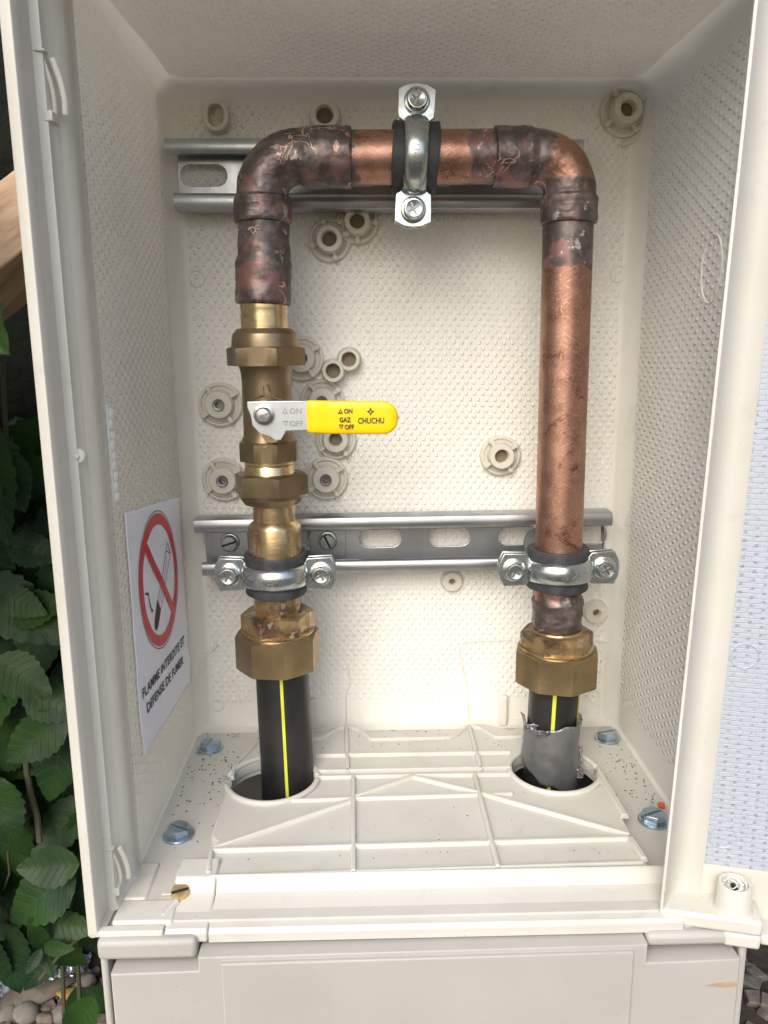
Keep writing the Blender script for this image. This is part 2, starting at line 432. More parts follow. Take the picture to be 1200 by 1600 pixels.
# screw bosses on the back wall: centre px, hole radius, outer radius, height, kind
BOSS = [(507,178,5.2,9,10,'plain'), (983,168,4.6,9,12,'lobed'), (514,372,4.7,8.2,12,'lobed'), (558,344,4.7,8.2,12,'lobed'),
        (470,560,4.0,9,8,'lobed'), (520,580,4.7,7.2,12,'plain'), (545,562,4.7,7.2,10,'plain'), (503,628,3.0,9,9,'insert'),
        (524,688,4.4,8.4,10,'lobed'), (341,633,3.0,9,9,'insert'), (347,752,3.0,9,9,'insert'), (509,750,3.0,9,9,'insert'),
        (785,714,4.6,8.4,10,'lobed'), (707,910,2.2,7,5,'plain'), (933,959,2.6,8,6,'plain')]
M_hole_shade = simple('hole_shade', (0.20, 0.165, 0.12), (0.17, 0.14, 0.10), .9); M_boss = plastic('boss_plastic', (0.78, 0.76, 0.68), (0.73, 0.705, 0.615), trans=.2)
for px, py, rh, ro, hgt, kind in BOSS:
    c = at(px, py, 'y', -hgt); Mx = T((c.x, 0.5, c.z)) @ RX(pi/2)
    b = B()
    b.lathe([(ro+1.2, 0), (ro+.5, hgt*.35), (ro, hgt*.8), (ro-.6, hgt), (rh+.5, hgt), (rh, hgt-.6), (rh-.3, 2), (rh-.3, .5)], Mx, 32, cap=(False, True))
    if kind != 'plain':
        q = ro*1.62
        b.lathe([(q, 0), (q, 3.0), (q-.8, 3.8), (q-2.2, 3.8), (q-2.6, 2.4), (ro, 2.2)], Mx, 36, cap=(False, False))
        for k in range(4):
            a = pi/4*0+pi/2*k+.3*(px % 3)
            b.box(ro*.8, q-.6, -1.1, 1.1, 0, 6.2, Mx @ RZ(a)); b.lathe([(1.9, 0), (1.9, 5.8), (1.2, 6.6)], Mx @ RZ(a) @ T((q-2.0, 0, 0)), 12)
    bo = b.build('screw_boss', M_boss, cab, smooth=40, org=(c.x, 0, c.z))
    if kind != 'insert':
        i_ = B(); i_.lathe([(0, hgt*.45), (rh, hgt*.45)], Mx, 20, cap=(False, False)); i_.build('hole_shade', M_hole_shade, bo)  # brown disc puts the shade inside the hole into colour
    if kind == 'insert':
        i_ = B(); i_.lathe([(3.9, hgt-2), (3.9, hgt+1.3), (3.5, hgt+1.7), (2.0, hgt+1.5), (1.8, hgt-3)], Mx, 20, cap=(False, True))
        i_.build('threaded_insert', M_dull, bo)
# rounded slot boss top left
c = at(337, 180, 'y', -9)
b = B(); me = shape([rrect(-7.4, 7.4, -9, 9, 7.2, 8), rrect(-4.6, 4.6, -6.3, 6.3, 4.5, 8)], 10, .8, 2); b.mesh(me, XZ(-4.5, c.x, c.z))
b.build('slot_boss', M_boss, cab, org=(c.x, 0, c.z))
# raised ribs and cable shelf marks low on the back wall
def ridge(pts, r=.6, y=-.3): b = B(); b.sweep([at(px, py, 'y', y) for px, py in pts], r, 6); b.build('wall_rib', M_plastic, cab)
ridge([(541, 1132), (541, 1085), (547, 1070), (544, 1040)], .55); ridge([(733, 1132), (731, 1080), (722, 1040), (718, 1012), (727, 1003), (800, 1000)], .6)
ridge([(955, 996), (975, 1002), (1000, 1030)], 1.0); ridge([(303, 1022), (318, 1018), (332, 1016), (340, 1006)], 1.3)
ridge([(930, 1001), (950, 1002), (966, 995), (967, 930)], .9)
ridge([(970, 228), (985, 222), (1012, 215), (1030, 207)], 1.8)
for px in (490, 786):
    b = B()
    c = at(px, 1098, 'y', -2); b.box(c.x-3, c.x+3, -5, .2, 1, 24)
    b.build('wall_tab', M_plastic, cab, bevel=1.5)

# bolts fixing the floor
def bolt(px, py, rot, tilt):
    c = at(px, py, 'z', 5); Mx = T((c.x, c.y, 0)) @ RX(tilt[0]) @ RY(tilt[1]) @ RZ(rot)
    b = B(); b.lathe([(8.6, .4), (8.8, .8), (8.8, 1.5), (8.2, 2.0)], Mx, 32)
    h = B()
    for s in (-1, 1):
        pl = [(7.6*cos(a), 7.6*sin(a)) for a in [pi/6+pi/3*i for i in range(6)]]
        lp = [(x, max(y, .8)) if s > 0 else (x, min(y, -.8)) for x, y in pl if True]
        q = [(6.6*cos(t), 6.6*sin(t)) for t in ([.13+(pi-.26)*i/3 for i in range(4)] if s > 0 else [pi+.13+(pi-.26)*i/3 for i in range(4)])]
        me = shape([q], 4.2, .5, 2); h.mesh(me, Mx @ T((0, 0, 4.1)))
    me = shape([[(7*cos(pi/3*i), 7*sin(pi/3*i)) for i in range(6)]], 3.2, .3); h.mesh(me, Mx @ T((0, 0, 3.2)))
    o = h.build('bolt', M_zblue, cab, org=(c.x, c.y, 0)); b.build('washer', M_zblue, o); return o
bolt(328, 1160, 1.45, (0, .04)); bolt(278, 1294, -.45, (.03, 0)); bolt(949, 1145, .15, (0, -.05)); bolt(1022, 1272, .4, (0, 0))

# floor tray in two pieces around the pipes
def arc_pts(c, r, a0, a1, n=18): return circ(c[0], c[1], r, n, a0, a1, True)
front = [(-108.5, -171), (-111.5, -152), (-109.6, -149), (-109.6, -141), (-113.5, -137), (-113.2, -98), (-114.5, -88)]
front += arc_pts(HL, RH, pi+.25, 2*pi-.12) + [(-60.5, -79)] + [(61.5, -78)] + arc_pts(HR, RH, pi+.05, 2*pi-.05) + [(117, -80), (118, -112), (115, -116), (113.8, -118), (114.5, -150), (113.5, -171)]
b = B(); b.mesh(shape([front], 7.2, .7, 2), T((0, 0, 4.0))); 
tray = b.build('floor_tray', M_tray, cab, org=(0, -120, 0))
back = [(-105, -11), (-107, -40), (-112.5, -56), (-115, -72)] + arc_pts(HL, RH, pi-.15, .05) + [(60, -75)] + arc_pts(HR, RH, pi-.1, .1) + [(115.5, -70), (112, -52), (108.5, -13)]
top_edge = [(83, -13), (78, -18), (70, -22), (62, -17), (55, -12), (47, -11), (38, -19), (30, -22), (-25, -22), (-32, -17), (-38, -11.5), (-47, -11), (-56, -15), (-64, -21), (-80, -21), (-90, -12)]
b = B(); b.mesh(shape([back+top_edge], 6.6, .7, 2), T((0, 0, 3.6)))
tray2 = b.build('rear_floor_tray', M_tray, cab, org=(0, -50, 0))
def rib(bb, pts, z=7.4, wd=1.7, h=2.6):
    P = [at(px, py, 'z', 8.0) for px, py in pts]
    for p in P: p.z = z
    for p, q in zip(P, P[1:]):
        d = (q-p); ln = d.length; a = math.atan2(d.y, d.x)
        bb.extr([(-wd, 0), (wd, 0), (wd*.62, h), (-wd*.62, h)], -.4, ln+.4, fn=lambda v, p=p, a=a: tuple(p + Vector((v[0]*cos(a)-v[1]*sin(a), v[0]*sin(a)+v[1]*cos(a), v[2]))))
b = B()
rib(b, [(552, 1215), (552, 1364)], h=2.9); rib(b, [(741, 1211), (778, 1357)], h=2.9)
rib(b, [(498, 1216), (642, 1213)], h=2.4, wd=1.5); rib(b, [(648, 1213), (797, 1211)], h=2.4, wd=1.5)
rib(b, [(447, 1252), (800, 1241)], h=2.2); rib(b, [(333, 1330), (983, 1311)], h=2.5); rib(b, [(328, 1370), (1004, 1348)], h=1.8, wd=1.3)
rib(b, [(335, 1327), (549, 1253)]); rib(b, [(555, 1247), (645, 1215), (747, 1240), (983, 1306)])
rib(b, [(937, 1212), (976, 1278)], wd=2.8, h=3.2); rib(b, [(986, 1314), (1006, 1346)], wd=2.4, h=3.2)
rib(b, [(330, 1332), (326, 1366)], wd=1.6)
for c, a0, a1 in ((HL, pi+.28, 2*pi-.1), (HR, pi+.05, 2*pi-.05)):
    b.sweep([(x, y, 8.6) for x, y in circ(c[0], c[1], RH+1.8, 30, a0, a1, True)], 1.9, 8)
b.build('rib', M_tray, tray, bevel=.5)
b = B()
rib(b, [(541, 1137), (543, 1206)], 6.6, h=2.6); rib(b, [(733, 1135), (752, 1203)], 6.6, h=2.6)
rib(b, [(492, 1180), (797, 1175)], 6.6); rib(b, [(492, 1205), (797, 1199)], 6.6)
rib(b, [(487, 1156), (505, 1152), (528, 1138), (545, 1135), (562, 1140), (580, 1155), (702, 1152), (712, 1148), (733, 1134), (752, 1138), (775, 1152), (815, 1150)], 6.6, wd=1.3, h=2.4)
rib(b, [(366, 1200), (372, 1190), (402, 1160)], 6.6, wd=1.3, h=2.2); rib(b, [(363, 1216), (366, 1200)], 6.6, wd=1.6, h=3.0)
for c, a0, a1 in ((HL, pi-.2, .1), (HR, pi-.1, .12)):
    b.sweep([(x, y, 7.6) for x, y in circ(c[0], c[1], RH+1.6, 30, a0, a1, True)], 1.9, 8)
b.build('rib', M_tray, tray2, bevel=.5)
# sill across the front of the floor
b = B(); b.extr([(-171.4, 4), (-171.4, 9.6), (-172.6, 9.4), (-176.4, 2.6), (-180, 1.2), (-195.6, -1.4), (-197.4, -3), (-197.4, -8.2), (-183, -8.2), (-183, -3.5), (-176, -3.5)], -104, 122)
b.build('front_sill', M_tray, cab, smooth=30, bevel=.6)
b = B(); b.extr([(-158, 4), (-158, 9.4), (-172.6, 9.0), (-176.4, 3.0), (-180, 1.4), (-195.9, -1.2), (-197.7, -3), (-197.7, -7.6), (-183, -7.6), (-183, -3), (-158, -3)], -124.6, -104.3)
b.box(-130, -124.9, -196, -172, -6, -1)
cb = b.build('sill_end_block', M_tray, cab, smooth=30, bevel=1.0)
b = B(); c = at(283, 1395, 'z', 2.4); Mx = T((c.x, c.y+.5, 1.6)) @ RX(.55) @ RZ(.25)
b.lathe([(4.6, 0), (4.6, 3.2), (4.2, 3.6), (0, 3.7)], Mx, 24); g = b.build('brass_screw', metal('screw_brass', (.85, .62, .28), (.7, .5, .22), .3, 1), cb)
b = B(); b.box(-4.1, 4.1, -.6, .6, 3.3, 3.95, Mx); b.build('screw_slot', M_void, g, smooth=0)
b = B(); b.sweep([(c.x-9.5, c.y-.2, 1.8), (c.x-4.4, c.y, 1.8)], .5, 6); b.sweep([(c.x+4.4, c.y, 1.8), (c.x+9.5, c.y, 1.9)], .5, 6)
b.sweep([(c.x-1, c.y-5, 1.2), (c.x-5.5, c.y-13.5, -.2)], 2.0, 10); b.build('screw_guide', M_tray, cb)
b = B(); b.box(122.4, 149, -196, -172, -7, 1.5); b.box(124, 127.5, -177, -175, 1.4, 3.2); b.build('sill_end_block', M_tray, cab, bevel=1)

# ------------------------------------------------------------------ door, swung wide open on the right
dr = B()
ud = Vector((cos(radians(14)), -sin(radians(14)), 0)); nd = Vector((-sin(radians(14)), -cos(radians(14)), 0))
P0 = Vector((112.4, -194.0, 0))
def D(u, w_, v):   # along the door, towards the viewer, up ; the door sags a little
    return tuple(P0 + ud*u + nd*w_ + Vector((v*10/370.0, 0, v)))
DW, DT = 300.0, 452.0
def door_panel():
    prof = [(11, -26), (4.5, -14), (-1.4, -1.8), (-1.2, 0), (0, 0), (.3, -.8), (1.6, -4), (3.4, -8), (6.0, -12), (9, -14.6), (12.5, -16.0), (19.5, -16.8), (20.2, -17.6)]
    V = []; F = []
    zs = [0, 1.0] + [i*DT/12 for i in range(1, 13)]
    for z in zs:
        for u, w_ in prof: V.append(D(u, w_, z))
    n = len(prof)
    for j in range(len(zs)-1):
        for k in range(n-1): F.append((j*n+k, j*n+k+1, (j+1)*n+k+1, (j+1)*n+k))
    dr.add(V, F)
    # flat border below and above the textured field, back skin
    for u0, u1, z0, z1, w_ in ((19, DW, -9, 17.5, -17.2), (19, DW, 425, DT, -17.2)):
        dr.add([D(u0, w_, z0), D(u1, w_, z0), D(u1, w_, z1), D(u0, w_, z1)], [(0, 1, 2, 3)])
    dr.add([D(11, -26, 0), D(DW, -26, 0), D(DW, -26, DT), D(11, -26, DT)], [(0, 1, 2, 3)])
door_panel()
door = dr.build('door', M_rim, cab, smooth=55, org=P0)
b = B(); nu, nv = 24, 36; V = []
for j in range(nv+1):
    for i in range(nu+1):
        V.append(D(19.6+(DW-19.6)*i/nu, -17.5, 16+(426-16)*j/nv))
b.add(V, [(j*(nu+1)+i, j*(nu+1)+i+1, (j+1)*(nu+1)+i+1, (j+1)*(nu+1)+i) for j in range(nv) for i in range(nu)])
def door_field():
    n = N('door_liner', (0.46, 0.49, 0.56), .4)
    X = n.xyz()
    U = n.math('ADD', n.math('MULTIPLY', X[0], ud.x), n.math('MULTIPLY', X[1], ud.y)); Z = X[2]
    wob = n.math('MULTIPLY', n.math('SUBTRACT', n.noise(60, 1), .5), .0008)
    U2 = n.math('ADD', U, wob); Z2 = n.math('ADD', Z, wob)
    fu = n.math('DIVIDE', U2, .0052); ci = n.math('ROUND', fu); du = n.math('MULTIPLY', n.math('SUBTRACT', fu, ci), 5.2)
    sh = n.math('MULTIPLY', n.math('FLOORED_MODULO', ci, 2.0), .5)
    dv = n.math('MULTIPLY', n.math('SUBTRACT', n.math('FRACT', n.math('ADD', n.math('DIVIDE', Z2, .0040), sh)), .5), 4.0)
    rr2 = n.math('SQRT', n.math('ADD', n.math('MULTIPLY', du, du), n.math('MULTIPLY', dv, dv)))
    dots = n.math('SUBTRACT', 1.0, n.ss(rr2, .55, 1.05))
    # brick-like weave between the pits
    br = n.t.nodes.new('ShaderNodeTexBrick'); cmb = n.t.nodes.new('ShaderNodeCombineXYZ'); n.L(U2, cmb.inputs[0]); n.L(Z2, cmb.inputs[1]); n.L(cmb.outputs[0], br.inputs['Vector'])
    br.inputs['Scale'].default_value = 1.0; br.inputs['Brick Width'].default_value = .0058; br.inputs['Row Height'].default_value = .0024
    br.inputs['Mortar Size'].default_value = .00035; br.inputs['Mortar Smooth'].default_value = .6
    br.inputs['Color1'].default_value = (1, 1, 1, 1); br.inputs['Color2'].default_value = (1, 1, 1, 1); br.inputs['Mortar'].default_value = (0, 0, 0, 1)
    fade = n.ss(n.noise(16, 2), .36, .60)
    dm = n.math('MULTIPLY', dots, n.math('ADD', n.math('MULTIPLY', fade, .7), .3))
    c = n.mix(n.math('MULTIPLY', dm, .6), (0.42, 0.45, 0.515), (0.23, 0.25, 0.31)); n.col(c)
    n.bump(br.outputs['Color'], .22, .7); n.bump(n.math('SUBTRACT', 1.0, dm), .35, .6); n.bump(n.noise(60, 3), .4, .5)
    return n.mat
M_liner = door_field(); b.build('door_liner', M_liner, door, smooth=30)
# bottom flange with its step and the lock boss
b = B()
def dbox(u0, u1, w0, w1, v0, v1, bb=b):
    M_ = Matrix(((ud.x, nd.x, 0.027, P0.x), (ud.y, nd.y, 0, P0.y), (0, 0, 1, 0), (0, 0, 0, 1)))
    bb.box(u0, u1, w0, w1, v0, v1, M_)
dbox(-1.0, 45, -19, -.2, -6, 1.6); dbox(28.5, 45, -25.6, -.5, -13.5, -6.1); dbox(45.2, DW, -25.5, -4, -13.2, -8)
b.build('door_flange', M_rim, door, bevel=1.6, seg=3)
b = B(); c = Vector(D(33.0, -8.5, 0)); Ml = T((c.x, c.y, 1))
b.lathe([(9.4, 0), (8.0, 2.5), (7.6, 13.5), (7.1, 14.5), (6.2, 14.4), (5.9, 11.0), (5.7, 10.8)], Ml, 32)
lk = b.build('lock_boss', M_rim, door, org=(c.x, c.y, 0))
b = B(); b.box(-.9, .9, -2.4, 2.4, 10.9, 12.4, Ml); b.build('lock_slot', M_void, lk, smooth=0)
b = B()
for i in range(16):
    a = random.uniform(0, 2*pi); r0 = random.uniform(3, 6); pts = []
    for k in range(5):
        pts.append(Ml @ Vector((r0*cos(a+k*.35), r0*sin(a+k*.35), 11.5+k*random.uniform(.5, 1.0))))
    b.sweep(pts, .25, 4)
b.build('plastic_burr', simple('burr', (.85,.85,.83), (.8,.8,.78), .4), lk)
for v0 in (33, 126):
    b = B(); pts = [D(27+6.0*cos(t), -17.45, v0+6.0*sin(t)) for t in [2*pi*i/28 for i in range(29)]]; b.sweep(pts, .42, 6, False)
    b.build('moulding_mark', M_liner, door)

# ------------------------------------------------------------------ lower cabinet
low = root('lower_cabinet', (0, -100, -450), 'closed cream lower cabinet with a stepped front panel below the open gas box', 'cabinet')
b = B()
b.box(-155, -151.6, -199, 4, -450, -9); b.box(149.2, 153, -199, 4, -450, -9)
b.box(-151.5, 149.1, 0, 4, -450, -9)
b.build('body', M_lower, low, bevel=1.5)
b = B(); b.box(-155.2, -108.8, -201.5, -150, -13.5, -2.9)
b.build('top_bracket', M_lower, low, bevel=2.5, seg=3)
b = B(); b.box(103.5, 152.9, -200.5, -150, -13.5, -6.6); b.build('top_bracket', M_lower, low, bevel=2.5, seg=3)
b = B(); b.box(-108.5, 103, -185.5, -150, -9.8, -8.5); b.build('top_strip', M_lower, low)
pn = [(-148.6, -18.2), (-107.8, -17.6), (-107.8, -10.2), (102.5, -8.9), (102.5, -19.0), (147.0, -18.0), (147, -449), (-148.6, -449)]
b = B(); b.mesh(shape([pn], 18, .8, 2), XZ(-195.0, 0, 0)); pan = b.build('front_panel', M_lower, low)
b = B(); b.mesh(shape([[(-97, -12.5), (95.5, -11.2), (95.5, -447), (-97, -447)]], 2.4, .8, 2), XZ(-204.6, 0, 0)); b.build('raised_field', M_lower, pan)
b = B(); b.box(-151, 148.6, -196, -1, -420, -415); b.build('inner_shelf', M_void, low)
M_rust = simple('rust_scrape', (0.33, 0.20, 0.12), (0.42, 0.30, 0.2), .8)
b = B(); q = at(1131, 1539, 'y', -204.2)
b.mesh(shape([[(-9, -.3), (-3, 1.2), (5.0, 1.5), (6.4, .2), (5, -1.4), (1, -1.2), (-3, -.9)]], .25), XZ(-204.15, q.x, q.z)); b.build('rust_scrape', M_rust, low)

# ------------------------------------------------------------------ mounting rails
def slotted_rail(name, x0, x1, z0, z1, slots, tilt, label, screws=()):
    cx, cz = (x0+x1)/2, (z0+z1)/2; hz = (z1-z0)/2; r_ = root(name, (cx, -2, cz), label, 'mounting rail', 'slotted mounting rails')
    Mr = T((cx, 0, cz)) @ RY(tilt)
    x0 -= cx; x1 -= cx
    b = B(); me = shape([[(x0+4, -hz+2), (x1-1, -hz+2), (x1-1, hz-2), (x0+4, hz-2)]] + [slot(s-cx, 1.5, 28.5, 12.5) for s in slots], 1.6, .3)
    b.mesh(me, Mr @ XZ(-9, 0, 0)); b.build('web', M_galv, r_)
    for s in (1, -1):
        pr = [(-8.4, .8), (-8.4, 0), (-20, 0), (-22.4, -.8), (-23.2, -3.2), (-23.2, -7.2), (-22, -9), (-20, -9.4), (-20, -7.9), (-21.5, -7.2), (-21.6, -3.4), (-20.6, -1.7), (-8.4, -1.7)]
        pr = [(y, s*(z+hz)) for y, z in pr[1:]]
        if s < 0: pr = pr[::-1]
        xx0 = x0 if s > 0 else x0+3.5
        b = B(); b.extr(pr, xx0, x1, fn=lambda v: tuple(Mr @ Vector(v))); b.build('lip', M_galv, r_, smooth=45)
    for sx, ang in screws:
        Mx = Mr @ T((sx-cx, -10.2, 1.0)) @ RX(pi/2)
        b = B(); b.mesh(shape([rrect(-12, 12, -13, 13, 5)], 1.4, .3), Mx @ T((0, 0, .4)))
        pl = b.build('clamp_plate', M_galv, r_)
        b = B(); b.lathe([(6.3, 1.0), (6.5, 1.6), (6.0, 2.2), (5.3, 2.3), (5.1, 5.2), (4.6, 5.8), (0, 5.9)], Mx @ RZ(ang), 6*4); sc_ = b.build('screw', M_zinc, pl)
        b = B(); b.box(-4.8, 4.8, -.7, .7, 5.5, 6.1, Mx @ RZ(ang)); b.build('screw_slot', M_void, sc_, smooth=0)
    return r_
slotted_rail('mounting_rail', -143.5, 104.2, 348, 388, (-124, -78, -31, 16, 62), 0.004, 'upper slotted steel rail behind the horizontal copper pipe')
slotted_rail('mounting_rail', -139.1, 133.5, 121, 159.5, (-111, -64.5, -18.5, 28, 74.5, 120), -0.006, 'lower slotted steel rail crossing behind both vertical pipes', ((-118.5, .3), (-53.5, 2.0)))

# ------------------------------------------------------------------ copper pipe run
YP = -62.0; XL, XR, ZT = -82.5, 88.0, 368.2
cop = root('copper_pipe', (XR, YP, 80), 'scorched copper pipe bent over like a gate, soldered elbows at both top corners', 'pipe')
def lump(amp, k, seed=0.0):
    def fn(p, c=None):
        c = Vector((XL, YP, p.z)) if c is None else Vector(c)
        d = (p-c); L_ = d.length
        if L_ < 1e-6: return p
        q = p*k + Vector((seed, seed*1.7, seed*.3))
        rg = 1-abs(noise.noise(q*2.1+Vector((4, 4, 4))))*2
        return p + d/L_*amp*(noise.noise(q)+.5*noise.noise(q*2.3)+.45*max(0, rg-.72)*(1 if amp > .4 else 0)*3)
    return fn
def lin(a, b_, n): return [Vector(a).lerp(Vector(b_), i/n) for i in range(n+1)]
b = B(); P = lin((XR+1.2, YP, 104), (XR-1.2, YP, 345), 60); b.sweep(P, [14.0 if p.z < 312 else 14.0 for p in P], 40, fn=lump(.12, .12))
b.build('riser', M_riser, cop)
b = B(); P = lin((-48, YP, ZT-.3), (56, YP, ZT+.2), 30); b.sweep(P, 14.0, 40, fn=lump(.12, .12)); b.build('crosspiece', M_cross, cop)
def dense(P, R_, k=3):
    Q = []; S_ = []
    for i in range(len(P)-1):
        for t in range(k): Q.append(P[i].lerp(P[i+1], t/k)); S_.append(R_[i]+(R_[i+1]-R_[i])*t/k)
    return Q+[P[-1]], S_+[R_[-1]]
def elbow(x, s, zl, xe, Rc, seed, mat, mid=0):
    """socket up from zl, tight bend, socket out to xe"""
    P = []; R_ = []
    def ad(p, r): P.append(Vector(p)); R_.append(r)
    n1 = 12
    ad((x, YP, zl), 14.2); ad((x, YP, zl+.4), 15.3)
    z1 = ZT-Rc
    for i in range(1, n1): ad((x, YP, zl+.8+(z1-zl)*i/n1), 15.7 - (.9 if i > n1-2 else 0))
    for i in range(0, 13):
        a = pi/2*i/12; ad((x+s*Rc*(1-cos(a)), YP, z1+Rc*sin(a)), 14.2)
    x1 = x+s*Rc
    for i in range(1, n1+1): ad((x1+(xe-x1-s*1.5)*i/n1+s*.4, YP, ZT), 15.0 if i < 2 else 15.7)
    ad((xe-s*.4, YP, ZT), 15.3); ad((xe, YP, ZT), 14.2)
    P, R_ = dense(P, R_); b = B(); b.sweep(P, R_, 96, fn=lump(.5, .10, seed), upv=(0, -1, 0)); return b.build('elbow', mat, cop, smooth=60)
elbow(XL, 1, 334, -33, 20, 3.1, M_elbow); elbow(XR-1.0, -1, 333, 44, 20, 8.4, M_elbowR)
b = B(); P = lin((XL-.2, YP, 311), (XL, YP, 337), 12); b.sweep(P, [14.2]*13, 40, fn=lump(.7, .13, 5)); b.build('short_pipe', M_elbow, cop, smooth=60)
b = B(); P = lin((XL-1.6, YP, 290.8), (XL-.4, YP, 319), 22)
b.sweep(P, [14.9]+[15.6]*16+[15.5, 15.2, 14.8, 14.4, 14.1, 13.9], 48, fn=lump(.5, .11, 9)); b.build('coupling', M_elbow, cop, smooth=60)
b = B(); P = lin((XR+2.0, YP, 94), (XR+1.2, YP, 120), 24); b.sweep(P, [12.9, 13.5, 14.2]+[14.9]*14+[15.3, 15.6, 15.5, 15, 14.6, 14.3, 14.2, 14.1], 48, fn=lump(1.0, .12, 12)); b.build('sleeve', M_elbow, cop, smooth=60)
# ------------------------------------------------------------------ ball valve with unions
M_b = B
def nut(b, x, z0, z1, R, rot, n=6, ch=2.0, M=None):
    """chamfered n-sided nut between z0 and z1"""
    Mx = M or T((x, YP, 0)); v = []; f = []
    ap = R*cos(pi/n); K = 6
    rings = [(z0, R*.985), (z0+ch*.2, None), (z1-ch*.55, None), (z1, ap*.97)]
    N_ = n*K
    for z, r in rings:
        for k in range(N_):
            a = 2*pi*k/N_; aa = (a % (2*pi/n)) - pi/n
            rp = ap/cos(aa)
            if r is None: v.append((rp*cos(a+rot), rp*sin(a+rot), (z + (z0-z if z < (z0+z1)/2 else z1-z)*(1-(rp-ap)/(R-ap+1e-6))*.8)))
            else: v.append((min(r, rp)*cos(a+rot), min(r, rp)*sin(a+rot), z))
    f = ring_faces(N_, 4) + [tuple(reversed(range(N_))), tuple(3*N_+k for k in range(N_))]
    b.add(v, f, Mx); return b
val = root('ball_valve', (XL-1.2, YP, 162), 'bronze gas shutoff valve with union nuts and a yellow lever handle', 'valve')
xv = XL-1.4
b = B(); b.lathe([(13.0, 293), (13.2, 291), (13.3, 288), (13.1, 286.6), (13.3, 285), (13.2, 276)], T((xv, YP, 0)), 48); b.build('tail_pipe', M_brass, val)
b = B(); b.lathe([(13.6, 277.6), (15.8, 277.4), (18.2, 274.5), (18.9, 271), (19.2, 266)], T((xv, YP, 0)), 48)
nut(b, xv, 257, 267.5, 23.0, radians(-68-60)); b.build('union_nut', M_bronze, val, smooth=28)
b = B(); b.lathe([(15.5, 257), (14.6, 253), (14.2, 248), (14.2, 222), (14.4, 217), (15.8, 214), (16.4, 212)], T((xv, YP, 0)), 48)
b.lathe([(9, 0), (9, 16.4), (7.5, 17.6), (5.5, 17.8), (5.5, 25)], T((xv+.5, YP, 231)) @ RX(pi/2), 24)
nut(b, xv, 202.5, 214, 17.6, radians(-112.5), 8)
b.build('body', M_bronze, val, smooth=30)
# cast arrow on the body
b = B(); xb = xv+.6; yb = YP-14.6
b.sweep([(xb-1, yb-.2, 241), (xb-1, yb-.2, 246), (xb+2, yb, 247), (xb+3.2, yb+.3, 243)], .6, 6); b.sweep([(xb-9, yb+3.3, 238.2), (xb-1, yb-.4, 240.8), (xb+9, yb+3, 238.2)], .6, 6)
b.build('cast_mark', M_bronze, val)
b = B(); b.lathe([(14.4, 204), (14.5, 200.6), (14.1, 200), (14.5, 199.4), (14.6, 190)], T((xv, YP, 0)), 48); b.build('spigot', M_brass, val)
b = B(); nut(b, xv+.6, 183, 195, 22.4, radians(-72-60))
b.lathe([(18.9, 184), (18.6, 180.5), (16.2, 177), (13, 176)], T((xv+.6, YP, 0)), 48); b.build('union_nut', M_bronze, val, smooth=28)
# lever
b = B()
lp = [(-8.5, 8.2), (7.5, 8.4), (24.6, 8.4), (24.6, -7.2), (11.5, -7.6), (8.6, -12.4), (5.4, -12.6), (2.6, -10.4), (-2.5, -9), (-6.4, -4.5), (-7.2, 1), (-8.8, 5.5)]
px0 = at(413, 648, 'y', -98); ox, oz = px0.x, px0.z
b.mesh(shape([lp], 2.4, .35), XZ(-98.5, ox, oz-1.1))
lever = b.build('lever', M_lever, val)
b = B()   # stem and pivot screw
b.lathe([(5.4, 0), (5.4, 2.0), (4.2, 2.4), (4.0, 4.0), (3.3, 4.8), (0, 5.0)], T((ox, -99.6, oz+.3)) @ RX(pi/2), 24)
st = b.build('pivot_screw', M_zinc, lever)
b = B(); Mx = T((ox, -104.3, oz+.3)) @ RX(pi/2) @ RZ(.25)
b.box(-3, 3, -.5, .5, -.6, .6, Mx); b.build('screw_slot', M_dull, st, smooth=0)
b = B(); b.lathe([(6.5, 0), (6.5, 21)], T((ox, -76.5, oz)) @ RX(pi/2), 24); b.build('stem', M_bronze, val)
b = B(); b.lathe([(6, 0), (5.6, 6)], T((ox+1, -72, oz-12)) @ RX(pi/2), 20); b.build('stem_collar', M_brass, val)
gx0 = ox+23.0; gx1 = at(623, 652, 'y', -103).x
b = B()
V = []; nn = 44; K = 20
for i in range(nn+1):
    t = i/nn; x = gx0+(gx1-gx0)*t
    e = max(0.0, (x-(gx1-8.6))/8.6); hh_ = 8.7*sqrt(max(1-e**2, .0009)) if e > 0 else 8.7
    tk = 3.5*sqrt(max(1-e**3, .01)) if e > 0 else 3.5
    if i == 0: hh_ *= .96; tk *= .86
    yy = -98.8-3.6*min(1, t*4)**1.5 - 0.6*t; zz = oz - 1.1-.7*t
    for k in range(K*2):
        a = 2*pi*k/(K*2); ex = .45
        cx_ = math.copysign(abs(cos(a))**.36, cos(a)); sx_ = math.copysign(abs(sin(a))**ex, sin(a))
        V.append((x, yy+tk*cx_, zz+hh_*sx_))
b.add(V, ring_faces(K*2, nn+1) + [tuple(reversed(range(K*2))), tuple(nn*K*2+k for k in range(K*2))])
grip = b.build('grip', M_grip, lever, smooth=50)
yg = -98.8-3.6-.5-3.5
def tri(cx, cz, s, dn, M_, b, wd=.32):
    p = [(-s, -s*.8), (s, -s*.8), (0, s*.95)]
    if dn: p = [(x, -z) for x, z in p]
    q = [(x*.52, z*.52 + (.0)) for x, z in p]
    b.mesh(shape([p, q], .25), M_ @ T((cx, cz, 0)))
def put(b, s, size, cx, cz, y, bold=.03, al='LEFT', th=.25, sp=1.0, sx=1.0):
    b.mesh(text(s, size, th, bold, al, sp), XZ(y, cx, cz) @ Matrix.Diagonal((sx, 1, 1, 1)))
b = B()
def gp(px, py): return at(px, py, 'y', yg)
